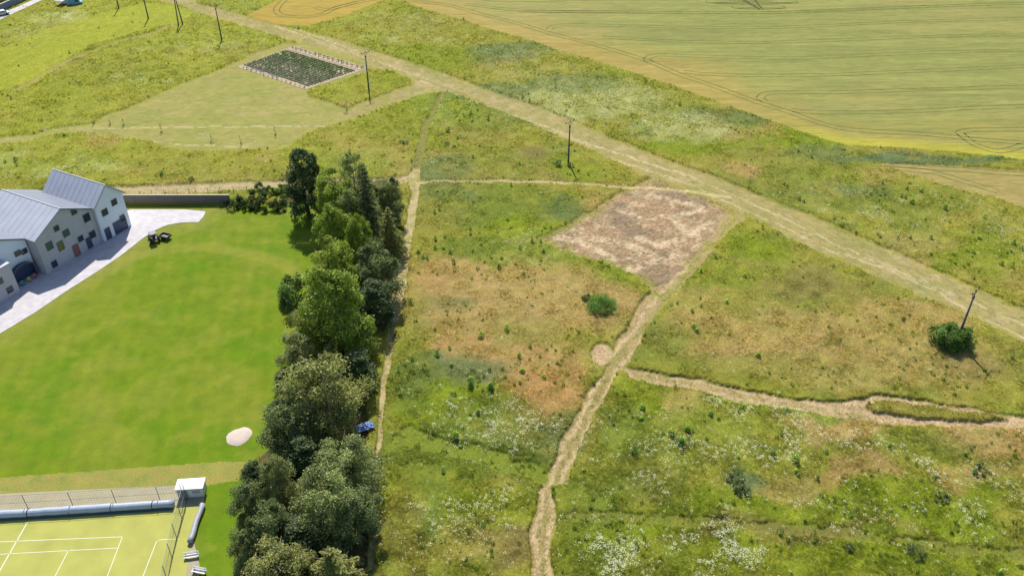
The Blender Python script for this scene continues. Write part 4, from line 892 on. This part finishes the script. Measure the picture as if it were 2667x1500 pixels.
for z_a, w_a in ((19.5, 13.5), (24.5, 15), (31.2, 8.5)):
    for s in (-1, 1):
        m_ = MB(); hw = half(z_a)
        for yy in (-hw * .8, hw * .8):
            m_.tube([(s * hw * .8, yy, z_a), (s * w_a, 0, z_a + .2)], .14, 4); m_.tube([(s * hw * .8, yy, z_a + 1.5), (s * w_a, 0, z_a + .2)], .12, 4)
        for k_ in range(1, 6):
            t = k_ / 6; x = s * (hw * .8 * (1 - t) + w_a * t); m_.tube([(x, -hw * .8 * (1 - t), z_a), (x, hw * .8 * (1 - t), z_a + 1.5 * (1 - t) + .1)], .06, 4)
        m_.tube([(s * w_a, 0, z_a + .2), (s * w_a, 0, z_a - 2.4)], .13, 5); m_.build('crossarm', pyl, pb)
tag(pb, 'lattice pylon beyond the upper edge whose shadow falls on the crop', 'pylon')

# ------------------------------------------------------------------ wire fence posts along the horizontal dirt track
fe = empty('wire_fence', G(430, 512)); o0 = G(430, 512)
fx0 = [(332, 516), (367, 514.5), (398, 513), (430, 512), (464, 511), (495, 510), (512, 509), (543, 508), (575, 506), (610, 505), (645, 504)]
for x, y in fx0:
    p = G(x, y) - o0; MB().tube([(p.x, p.y, 0), (p.x, p.y, 1.7)], .05, 6).build('post', stake_m, fe)
p0, p1 = G(332, 516) - o0, G(645, 504) - o0
for z_ in (.5, 1.0, 1.5): MB().tube([(p0.x, p0.y, z_), (p1.x, p1.y, z_)], .012, 4).build('wire', steel, fe)
tag(fe, 'thin wire fence with wooden posts along the green strip behind the garden wall', 'fence')

# ------------------------------------------------------------------ drive, garden wall
drive_m = simple('pale_concrete', lin(214, 209, 214, KC), .85, var=.16, scale=.8, bump=.01)
dv = [(-200, 1040), (0, 869), (90, 815), (175, 757), (245, 713), (314, 667), (367, 625), (400, 602), (437, 586), (475, 580), (517, 579), (530, 565), (536, 551), (480, 546), (339, 546), (300, 560), (120, 640), (-200, 760)]
mb = MB(); mb.prism([(q.x, q.y) for q in GP(dv)], -.1, .05); tag(mb.build('driveway', drive_m), kind='structure')
wallm = simple('grey_render', lin(138, 132, 122, KC), .9, var=.12, scale=.7)
we = empty('garden_wall', (-58, 156.4, 0))
MB().box(-45, -.5, -.12, .12, 0, 2.0).build('wall', wallm, we); MB().box(-45.05, -.45, -.18, .18, 2.0, 2.1).build('coping', edge_m, we)
for k_ in range(10): MB().box(-45 + k_ * 4.9, -44.7 + k_ * 4.9, -.2, .2, 0, 2.0).build('pier', wallm, we) if k_ < 9 else None
tag(we, 'grey rendered garden wall behind the houses and the drive end', 'wall')

# ------------------------------------------------------------------ row of gabled houses
EX = Vector((math.cos(R(63)), math.sin(R(63)), 0)); NX = Vector((-math.sin(R(63)), math.cos(R(63)), 0))
MH = Matrix((( EX.x, NX.x, 0, 0), (EX.y, NX.y, 0, 0), (0, 0, 1, 0), (0, 0, 0, 1)))      # (s along the row, t into the houses, z)
def facade(px, py, t=135.0):
    u = (px - 1333.5) / FPX; v = (750 - py) / FPX
    d = Vector((u, math.cos(TH) + v * math.sin(TH), -math.sin(TH) + v * math.cos(TH))); k = t / d.dot(NX); p = d * k
    return p.dot(EX), CAM_H + p.z
white_w = simple('white_render', (.70, .74, .82), .8, var=.05, scale=.5)
grey_w = simple('grey_cladding', (.42, .41, .43), .8, var=.08, scale=.5)
roof_l = simple('pale_metal_roof', (.36, .38, .44), .55, .0, var=.08, scale=.4)
roof_d = simple('far_slope_dark_metal_roof', (.15, .17, .22), .45, .0, var=.06, scale=.4)  # darker copy for far slopes, their dark glancing look put into the colour
glass = simple('window_glass', (.03, .04, .06), .1, 0, var=.05); frame_m = simple('window_frame', (.10, .10, .11), .5)
trim = simple('roof_trim', (.45, .43, .41), .6)
doorm = simple('door_red', lin(190, 120, 110, KC), .6); doorb = simple('dark_blue_door_and_porch_shade', (.04, .06, .12), .5)
def house(s0, s1, t0, depth, he, hr, wall, rl, rr, wins, label, doors=(), holes=()):
    org = Vector(((s0 + s1) / 2, t0, 0)); e = empty('gabled_house', MH @ org, R(63)); w = (s1 - s0) / 2
    body = MB(); P = [(-w, 0), (w, 0)]
    body.add([(-w, 0, 0), (w, 0, 0), (w, 0, he), (0, 0, hr), (-w, 0, he), (-w, depth, 0), (w, depth, 0), (w, depth, he), (0, depth, hr), (-w, depth, he)],
             [(0, 1, 2, 3, 4), (9, 8, 7, 6, 5), (1, 6, 7, 2), (0, 4, 9, 5)]); body.build('wall', wall, e)
    th = .28
    for s, m_ in ((-1, rl), (1, rr)):
        r = MB(); nrm = Vector((s * (hr - he), 0, w)).normalized() * th
        a = Vector((0, -.35, hr)); b = Vector((s * (w + .25), -.35, he - (hr - he) * .25 / w)); L = Vector((0, depth + .7, 0)); up = Vector((nrm.x, 0, nrm.z))
        c0 = [a, b, b + L, a + L]; vs = c0 + [p + up for p in c0]
        vs[0] = a; f_ = [(3, 2, 1, 0), (4, 5, 6, 7), (0, 1, 5, 4), (1, 2, 6, 5), (2, 3, 7, 6), (3, 0, 4, 7)]
        r.add([tuple(v) for v in vs], f_); ro = r.build('roof', m_, e)
        n_s = 11
        sm = MB()
        for k_ in range(1, n_s):
            o1 = Vector((0, -.35 + (depth + .7) * k_ / n_s, 0)); p, q = Vector((0, 0, hr)) + o1 + up, Vector((b.x, 0, b.z)) + o1 + up
            sm.tube([p + Vector((0, 0, .01)), q + Vector((0, 0, .01))], .02, 4)
        sm.build('standing_seams', m_, ro)
        MB().tube([b + up * .5, b + L + up * .5], .09, 6).build('gutter', trim, e)
    MB().tube([(0, -.4, hr + th), (0, depth + .4, hr + th)], .12, 6).build('ridge_cap', trim, e)
    def opening(nm, x, z, ww, hh_, m_):
        fr = MB(); x0, x1, z0, z1 = x - ww / 2, x + ww / 2, z - hh_ / 2, z + hh_ / 2; t = .09
        for bx in ((x0 - t, x0, z0 - t, z1 + t), (x1, x1 + t, z0 - t, z1 + t), (x0, x1, z1, z1 + t), (x0, x1, z0 - t, z0)): fr.box(bx[0], bx[1], -.1, .02, bx[2], bx[3])
        fo = fr.build(nm, frame_m, e); MB().box(x0, x1, -.04, .01, z0, z1).build('pane' if nm == 'window' else 'leaf', m_, fo)
    for (px, py, ww, hh_, *mm) in wins:
        s, z = facade(px, py, t0); s -= (s0 + s1) / 2
        hw_ = hh_ / 2; z = max(z, hw_ + .3)
        if abs(s) > w - ww / 2 - .2: s = math.copysign(w - ww / 2 - .3, s)
        opening('window', s, z, ww, hh_, mm[0] if mm else glass)
    for (x, ww, hh_, m_) in doors: opening('door', x, hh_ / 2 + .1, ww, hh_, m_)
    for (x, ww, hh_) in holes:      # arched porch box, proud frame; dark colour stands in for shade inside the opening
        k = 14; pts = [(x - ww / 2, 0)] + [(x - ww / 2 * math.cos(math.pi * q / k), hh_ - ww * .3 + ww * .3 * math.sin(math.pi * q / k)) for q in range(k + 1)] + [(x + ww / 2, 0)]
        pm = MB(); n = len(pts)
        pm.add([(p[0], -1.0, p[1]) for p in pts] + [(p[0], -.02, p[1]) for p in pts], [(q, q + 1, n + q + 1, n + q) for q in range(n - 1)] + [tuple(range(n, 2 * n))]); pm.build('porch', doorb, e)
        MB().tube([(p[0], -1.0, p[1] + .02) for p in pts], .12, 6).build('porch_arch', frame_m, e)
    tag(e, label, 'house', 'row of gabled houses'); return e
green_g = simple('green_blind', (.03, .09, .07), .4); yell_g = simple('olive_blind', (.14, .15, .03), .5)
cw = lambda x, y: (x / 2.862, 450 + y / 2.862)
house(90.4, 97.0, 134.6, 13.5, 7.6, 10.6, white_w, roof_l, roof_l, [cw(850, 220) + (1.1, 1.1), cw(780, 295) + (1.2, 1.2), cw(912, 340) + (1.0, 1.3)],
      'white gabled house at the far end of the row', doors=[(-2.2, 1.1, 2.3, doorb), (.9, 3.0, 2.5, doorb)])
house(77.6, 90.2, 135.2, 15.0, 7.2, 10.4, grey_w, roof_l, roof_d, [cw(550, 290) + (1, 1), cw(645, 335) + (1.3, 1.5), cw(420, 415) + (.9, .9), cw(492, 450) + (1.2, 1.2, green_g), cw(368, 545) + (1.2, 1.4, green_g), cw(452, 545) + (1.1, 1.7, yell_g),
      cw(600, 490) + (1, 1), cw(688, 460) + (1.2, 1.3), cw(405, 680) + (1.0, 1.2)], 'wide grey gabled house in the middle of the row', doors=[(.6, 1.1, 2.3, doorm), (3.6, 1.0, 2.2, doorb)])
house(62.0, 77.3, 137.6, 14.0, 7.0, 11.0, white_w, roof_l, roof_d, [cw(130, 600) + (1, .9), cw(180, 585) + (1, .9)], 'white gabled house with a dark arched porch', holes=[(5.0, 4.2, 3.4)])
e = empty('annex', MH @ Vector((64.5, 135.0, 0)), R(63))
MB().box(-8, 7.2, 0, 2.5, 0, 5.9).build('wall', grey_w, e); MB().box(-8.1, 7.3, -.1, 2.58, 5.9, 6.1).build('roof', roof_l, e)
for x, z in ((4.5, 3.8), (1.5, 2.0), (5.6, 1.4), (0, 4.3)):
    fo = MB().box(x - .62, x + .62, -.06, .0, z - .6, z + .6).build('window', frame_m, e); MB().box(x - .52, x + .52, -.09, -.05, z - .5, z + .5).build('pane', glass, fo)
tag(e, 'grey flat-topped annex in front of the white house at the left edge', 'house')
# play things under the porch
for k_, (ds, cc_) in enumerate(((-1.4, (.05, .35, .22)), (1.2, (.45, .12, .10)), (0.0, (.5, .42, .1)))):
    p = MH @ Vector((74.6 + ds, 136.0, 0)); e2 = empty('play_seat', p, R(63)); mm_ = simple('coloured_plastic', cc_, .5)
    MB().box(-.3, .3, -.25, .25, .35, .42).build('seat', mm_, e2, bevel=.02); MB().box(-.3, .3, .2, .26, .42, .9).build('backrest', mm_, e2, bevel=.02)
    for a_, b_ in ((-.25, -.2), (.25, -.2), (-.25, .2), (.25, .2)): MB().tube([(a_, b_, 0), (a_, b_, .35)], .025, 6).build('leg', steel, e2)
    tag(e2, ['green seat in front of the arched porch', 'red seat in front of the arched porch', 'yellow seat in the arched porch'][k_], 'chair', 'seats at the arched porch')

# ------------------------------------------------------------------ small tractor at the drive edge
g = G(402, 628); e = empty('garden_tractor', g, R(35)); body = simple('dark_machine_paint', (.05, .052, .06), .45); rub = simple('tyre_rubber', (.02, .02, .02), .9); lgt = simple('grey_cover', (.16, .16, .18), .6)
MB().box(-.4, .4, .2, 1.7, .7, 1.25).build('bonnet', body, e, bevel=.08); MB().box(-.55, .55, -1.0, .2, .6, .95).build('chassis', body, e, bevel=.05)
c = MB()
for a_, b_ in ((-.5, -.9), (.5, -.9), (-.5, .2), (.5, .2)): c.tube([(a_, b_, .9), (a_, b_, 2.0)], .04, 6)
c.build('cab_frame', body, e); MB().box(-.62, .62, -1.05, .35, 2.0, 2.12).build('cab_roof', lgt, e, bevel=.04)
MB().box(-.25, .25, -.7, -.25, .95, 1.1).add([(-.25, -.75, 1.1), (.25, -.75, 1.1), (.25, -.65, 1.6), (-.25, -.65, 1.6), (-.25, -.82, 1.1), (.25, -.82, 1.1), (.25, -.72, 1.6), (-.25, -.72, 1.6)], [(0, 1, 2, 3), (7, 6, 5, 4), (3, 2, 6, 7), (0, 3, 7, 4), (1, 5, 6, 2)]).build('seat', rub, e)
for x_, y_, r_, w_ in ((-.75, -.6, .62, .32), (.75, -.6, .62, .32), (-.6, 1.3, .4, .24), (.6, 1.3, .4, .24)):
    o = MB().tube([(x_ - w_ / 2, y_, r_), (x_ + w_ / 2, y_, r_)], r_, 18).build('wheel', rub, e, bevel=.04); MB().tube([(x_ - w_ / 2 - .02, y_, r_), (x_ + w_ / 2 + .02, y_, r_)], r_ * .5, 12).build('rim', lgt, o)
tag(e, 'dark compact tractor parked where the drive meets the lawn', 'tractor')
g = G(432, 622); e = empty('tractor_trailer', g, R(70)); MB().box(-.7, .7, -1.0, 1.0, .5, .58).build('bed', body, e)
s_ = MB(); s_.box(-.7, -.64, -1, 1, .58, .95).box(.64, .7, -1, 1, .58, .95).box(-.64, .64, -1, -.94, .58, .95).box(-.64, .64, .94, 1, .58, .95); s_.build('side_boards', body, e)
for x_ in (-.8, .8): MB().tube([(x_ - .1, 0, .35), (x_ + .1, 0, .35)], .35, 16).build('wheel', rub, e)
MB().tube([(0, 1, .5), (0, 2, .45)], .05, 6).build('drawbar', steel, e); tag(e, 'small dark trailer beside the compact tractor', 'trailer')

# sand pit on the lawn
g = G(622, 1137); e = empty('sand_pit', g); sand = simple('pale_sand', lin(222, 205, 192, KC), .95, var=.08, scale=2, bump=.03)
s_ = MB(); ring = [(1.75 * math.cos(a / 24 * 6.283), 1.75 * math.sin(a / 24 * 6.283)) for a in range(24)]
ring = [(x * (1.05 if y > 0 else .95) + .12 * y, y * (1.0 + .12 * (x > 0))) for x, y in ring]
nn = 24; vs = [(x, y, .02) for x, y in ring] + [(x * .85, y * .85, .14) for x, y in ring] + [(x * .4, y * .4, .22) for x, y in ring] + [(0, 0, .25)]
s_.add(vs, [(k_ + j * nn, (k_ + 1) % nn + j * nn, (k_ + 1) % nn + (j + 1) * nn, k_ + (j + 1) * nn) for j in (0, 1) for k_ in range(nn)] + [(2 * nn + k_, 2 * nn + (k_ + 1) % nn, 3 * nn) for k_ in range(nn)])
s_.build('sand', sand, e, True)
tag(e, 'pale rounded patch of sand on the lawn beside the trees', 'sand pit')

# blue table beside the narrow path
c4 = [G(921, 1112, .76), G(966, 1096, .76), G(975, 1108, .76), G(933, 1127, .76)]; ctr = sum(c4, Vector()) / 4
dd = c4[1] - c4[0]; e = empty('table_tennis_table', (ctr.x, ctr.y, 0), math.atan2(dd.y, dd.x))
blue = simple('blue_table_top', (.12, .18, .38), .9, var=.05, spec=.05); wht = simple('white_line_paint', (.52, .53, .42), .8, var=.05, spec=.1)
MB().box(-1.37, 1.37, -.76, .76, .73, .76).build('tabletop', blue, e, bevel=.005)
ln = MB()
for b_ in ((-1.37, 1.37, -.76, -.74), (-1.37, 1.37, .74, .76), (-1.37, -1.35, -.74, .74), (1.35, 1.37, -.74, .74), (-1.35, 1.35, -.01, .01)): ln.box(b_[0], b_[1], b_[2], b_[3], .761, .764)
ln.build('line_marking', wht, e)
MB().box(-.012, .012, -.8, .8, .765, .9).build('net', wht, e)
for a_, b_ in ((-1.05, -.6), (1.05, -.6), (-1.05, .6), (1.05, .6)): MB().tube([(a_, b_, 0), (a_, b_, .73)], .04, 8).build('leg', steel, e)
tag(e, 'blue table with white lines standing among the trees by the narrow path', 'table')

# ------------------------------------------------------------------ sports court
court_m = simple('court_turf', lin(190, 190, 100, KC), .9, var=.12, scale=.35, spec=.2); pave_m = simple('court_paving', lin(182, 172, 140, KC), .9, var=.12, scale=.6)
cang = math.atan2(76.4 - 74.4, 23.)
def sheet(name, P, z, mat, th=.02): tag(MB().prism([(q.x, q.y) for q in GP(P)], z - th, z).build(name, mat), kind='structure')
sheet('court_surround', [(-120, 1292), (0, 1286), (470, 1263), (538, 1258), (532, 1300), (505, 1410), (520, 1470), (515, 1560), (-150, 1560)], .04, pave_m)
sheet('sports_court', [(-120, 1362), (0, 1352), (465, 1320), (522, 1318), (494, 1412), (478, 1560), (-150, 1560)], .065, court_m)
cl = [([(72, 1360), (0, 1486), (-30, 1540)], .14), ([(-60, 1414), (23, 1410), (319, 1398)], .10), ([(319, 1398), (280, 1500), (262, 1550)], .10), ([(-80, 1449), (23, 1442), (307, 1427)], .09), ([(179, 1433), (144, 1500), (125, 1540)], .10),
      ([(466, 1404), (422, 1405), (408, 1410), (373, 1500), (355, 1550)], .10)]
for L, w in cl:
    mb = MB(); q = [(p.x, p.y) for p in GP(L)]; L2 = [Vector((p[0], p[1], .073)) for p in q]; vs = []
    for i_, p in enumerate(L2):
        d = (L2[min(i_ + 1, len(L2) - 1)] - L2[max(i_ - 1, 0)]).normalized(); s = Vector((-d.y, d.x, 0)) * w / 2; vs += [p - s, p + s]
    mb.add(vs, [(2 * i_, 2 * i_ + 1, 2 * i_ + 3, 2 * i_ + 2) for i_ in range(len(L2) - 1)]); tag(mb.build('court_marking', wht), kind='structure')
roll_m = simple('rolled_cover_sheeting', (.30, .35, .44), .5, var=.1, scale=1.2, bump=.02); roll_d = simple('roll_underside_shade', (.03, .07, .07), .6)
p0, p1 = G(-90, 1345, .6), G(452, 1310, .6); e = empty('rolled_court_cover', (p1.x, p1.y, 0)); n_s = 26; pts = []
for k_ in range(n_s + 1):
    t = k_ / n_s; q = p0.lerp(p1, t) - Vector((p1.x, p1.y, 0)); pts.append((q.x, q.y + random.uniform(-.03, .03), .6 + random.uniform(-.03, .03)))
MB().tube(pts, [.52 + random.uniform(-.03, .03) for _ in pts], 14).build('cover_roll', roll_m, e, True)
mb = MB(); q0 = p0 - Vector((p1.x, p1.y, 0)); mb.add([(q0.x, q0.y - .75, .09), (0, -.75, .09), (0, -.25, .3), (q0.x, q0.y - .25, .3)], [(0, 1, 2, 3)]); mb.build('roll_shade_strip', roll_d, e)  # dark strip added along the foot, standing in for the roll's shaded side
for t in (.1, .3, .5, .7, .9):
    q = q0 * (1 - t); MB().tube([(q.x - .05, q.y, .6), (q.x + .05, q.y, .6)], .57, 14).build('strap', steel, e)
tag(e, 'long grey-blue rolled cover lying along the far side of the court', 'court cover')
q0, q1 = G(527, 1312, .5), G(494, 1410, .5); e = empty('rolled_court_cover', (q1.x, q1.y, 0)); d = q0 - Vector((q1.x, q1.y, 0))
pts = [(d.x * t + .05 * math.sin(9 * t), d.y * t, .45) for t in [k_ / 10 for k_ in range(11)]]
MB().tube(pts, .36, 12).build('cover_roll', simple('slate_cover_sheeting', (.24, .25, .29), .6, var=.15, bump=.02), e, True); tag(e, 'short slate-coloured rolled cover along the right side of the court', 'court cover')
# court fences: posts, rails and mesh wires
fm = simple('green_grey_fence_metal', (.13, .17, .17), .5, .3)
def fence(P, H, label, nm='court_fence', pane=.5):
    base = Vector(P[0]); e = empty(nm, (base.x, base.y, 0)); Q = [Vector((p[0] - base.x, p[1] - base.y, 0)) for p in P]
    for p in Q: MB().tube([(p.x, p.y, 0), (p.x, p.y, H)], .05, 8).build('post', fm, e)
    for z_ in (.1, H * .5, H - .03):
        for a, b in zip(Q, Q[1:]): MB().tube([(a.x, a.y, z_), (b.x, b.y, z_)], .022, 5).build('rail', fm, e)
    for a, b in zip(Q, Q[1:]):
        m_ = MB(); L = (b - a).length; n_ = int(L / .35)
        for k_ in range(1, n_): p = a.lerp(b, k_ / n_); m_.tube([(p.x, p.y, .1), (p.x, p.y, H)], .008, 3)
        for k_ in range(1, int(H / .35)): m_.tube([(a.x, a.y, k_ * .35), (b.x, b.y, k_ * .35)], .008, 3)
        o = m_.build('mesh_panel', fm, e)
    tag(e, label, 'fence', 'fences round the sports court'); return e
fp = [G(x, y) for x, y in ((-45, 1334), (75, 1327), (192, 1320), (304, 1312), (418, 1305), (480, 1300))]
fence([(p.x, p.y) for p in fp], 2.9, 'tall mesh fence behind the long rolled cover')
fp = [G(x, y) for x, y in ((480, 1300), (466, 1350), (452, 1400), (440, 1452), (428, 1510), (415, 1570))]
fence([(p.x + .4, p.y) for p in fp], 2.9, 'tall mesh fence along the right side of the court')
# white equipment cabin at the court corner
g = G(500, 1293); e = empty('equipment_cabin', g, cang); cab = simple('white_cabin_panel', (.58, .58, .6), .6, var=.05); cabd = simple('grey_cabin_side', (.3, .3, .34), .6)
MB().box(-1.7, 1.7, -.2, 1.5, .1, 1.7).build('body', cab, e, bevel=.04); MB().box(-1.85, 1.85, -.32, 1.62, 1.7, 1.85).build('roof', cab, e, bevel=.03)
MB().box(-1.3, -.3, -.24, -.19, .2, 1.5).build('door', cabd, e); MB().box(.3, 1.3, -.24, -.19, .9, 1.4).build('vent', cabd, e); MB().box(-1.7, 1.7, -.2, 1.5, 0, .1).build('base', cabd, e)
tag(e, 'white equipment cabin at the far right corner of the court', 'cabin')
for k_, (x, y, rz) in enumerate(((500, 1452, .2), (520, 1492, -.2))):
    g = G(x, y); e = empty('bench', g, rz)
    for y_ in (-.18, 0, .18): MB().box(-.9, .9, y_ - .07, y_ + .07, .43, .47).build('slat', cab, e)
    for x_ in (-.7, .7): MB().box(x_ - .04, x_ + .04, -.22, .22, 0, .43).build('leg', cabd, e)
    for z_ in (.6, .78): MB().box(-.9, .9, .24, .28, z_, z_ + .12).build('back_slat', cab, e)
    for x_ in (-.7, .7): MB().box(x_ - .03, x_ + .03, .22, .24, .43, .9).build('upright', cabd, e)
    tag(e, ['upper pale bench right of the court', 'lower pale bench right of the court, at the bottom edge'][k_], 'bench', 'pale benches beside the court')

# ------------------------------------------------------------------ far upper left corner: lane, wall, vehicles, tent
road = [G(x, y) for x, y in ((-150, 122), (0, 57), (22, 46), (60, 29), (121, 0), (180, -28), (150, -28), (93, 2), (55, 19), (20, 34), (-20, 50), (-150, 100))]
tag(MB().prism([(q.x, q.y) for q in road], .0, .5).build('road', drive_m), kind='structure')
p0, p1 = G(-120, 88), G(110, -14); dd = p1 - p0; e = empty('boundary_wall', p0, math.atan2(dd.y, dd.x)); L = dd.length
wm2 = simple('blue_grey_wall', (.14, .16, .21), .85, var=.1)
MB().box(0, L, 0, .25, 0, 2.4).build('wall', wm2, e); MB().box(0, L, -.05, .3, 2.4, 2.5).build('coping', trim, e); tag(e, 'blue-grey boundary wall above the pale lane in the upper left corner', 'wall')
def vehicle(name, g, rz, L, Wd, H, paint, label, cat, van=False):
    e = empty(name, g, rz); h1 = .95 if not van else 1.15
    prof = [(-L / 2, .35), (-L / 2, h1), (-L * .38, h1 + .05), (-L * .26, H), (L * .22, H), (L * .36, h1), (L * .47, h1 - .1), (L / 2, .6), (L / 2, .35)] if not van else [(-L / 2, .35), (-L / 2, H - .15), (-L * .47, H), (L * .2, H), (L * .34, h1 + .1), (L * .48, h1 - .1), (L / 2, .6), (L / 2, .35)]
    n = len(prof); b = MB(); w = Wd / 2
    b.add([(p[0], -w, p[1]) for p in prof] + [(p[0], w, p[1]) for p in prof], [tuple(range(n)), tuple(range(2 * n - 1, n - 1, -1))] + [(i_, n + i_, n + (i_ + 1) % n, (i_ + 1) % n) for i_ in range(n)])
    b.build('body', paint, e, bevel=.08)
    for s in (-1, 1):
        wl_ = MB(); x0, x1 = (-L * .27, L * .2) if not van else (L * .05, L * .24)
        wl_.add([(x0 - .2, s * (w + .012), h1 + .05), (x1 + .25, s * (w + .012), h1 + .05), (x1, s * (w + .012), H - .12), (x0, s * (w + .012), H - .12)], [(0, 1, 2, 3)]); wl_.build('side_window', glass, e)
        for x_ in (-L * .31, L * .31): MB().tube([(x_, s * (w - .2), .33), (x_, s * (w + .02), .33)], .33, 16).build('wheel', rub, e)
        MB().box(L / 2 - .06, L / 2 + .02, s * w * .75 - .15, s * w * .75 + .15, .62, .78).build('headlight', wht, e)
        MB().box(-L / 2 - .02, -L / 2 + .05, s * w * .78 - .1, s * w * .78 + .1, .7, .95).build('tail_light', doorm, e)
    a, c_ = ((L * .35, h1 + .03), (L * .225, H - .03)) if not van else ((L * .335, h1 + .14), (L * .21, H - .05))
    MB().add([(a[0] + .03, -w * .85, a[1]), (a[0] + .03, w * .85, a[1]), (c_[0] + .03, w * .8, c_[1]), (c_[0] + .03, -w * .8, c_[1])], [(0, 1, 2, 3)]).build('windscreen', glass, e)
    tag(e, label, cat); return e
silver = simple('silver_car_paint', (.5, .52, .56), .3, .3, var=.03); vanp = simple('white_van_paint', (.62, .66, .7), .3, var=.03); vanb = simple('blue_van_paint', (.08, .28, .42), .35, var=.03)
g = G(7, 44); g.z = .5; vehicle('car', g, R(35), 4.4, 1.8, 1.5, silver, 'silver car parked on the pale lane at the left edge', 'car')
g = G(197, 14); e = vehicle('van', g, R(22), 4.6, 1.9, 2.2, vanb, 'blue van with a white roof parked right of the white tent', 'van', True)
MB().box(-2.1, 1.0, -.85, .85, 2.2, 2.26).build('roof_panel', vanp, e)
g = G(162, 16); e = empty('white_tent', g, R(-15)); canvas = simple('white_canvas', (.7, .7, .7), .8, var=.04)
t = MB(); w = 1.25
for a_, b_ in ((-w, -w), (w, -w), (w, w), (-w, w)): t.tube([(a_, b_, 0), (a_, b_, 2)], .03, 6)
t.build('tent_frame', steel, e)
MB().add([(-w - .1, -w - .1, 1.9), (w + .1, -w - .1, 1.9), (w + .1, w + .1, 1.9), (-w - .1, w + .1, 1.9), (0, 0, 2.9), (-w - .1, -w - .1, 1.6), (w + .1, -w - .1, 1.6), (w + .1, w + .1, 1.6), (-w - .1, w + .1, 1.6)],
    [(0, 1, 4), (1, 2, 4), (2, 3, 4), (3, 0, 4), (5, 6, 1, 0), (6, 7, 2, 1), (7, 8, 3, 2), (8, 5, 0, 3)]).build('canopy', canvas, e)
MB().box(-w, w, w, w + .03, 0, 1.6).build('back_panel', canvas, e); tag(e, 'small white tent left of the blue van at the upper edge', 'tent')
for k_, (x, y) in enumerate(((14, 6), (30, -2))):
    bush('shrub', x, y, 2.4, 2.6, (.03, .06, .02), ['dark garden shrub behind the boundary wall', 'second dark garden shrub behind the boundary wall, farther right'][k_], sz=.2, n=900)
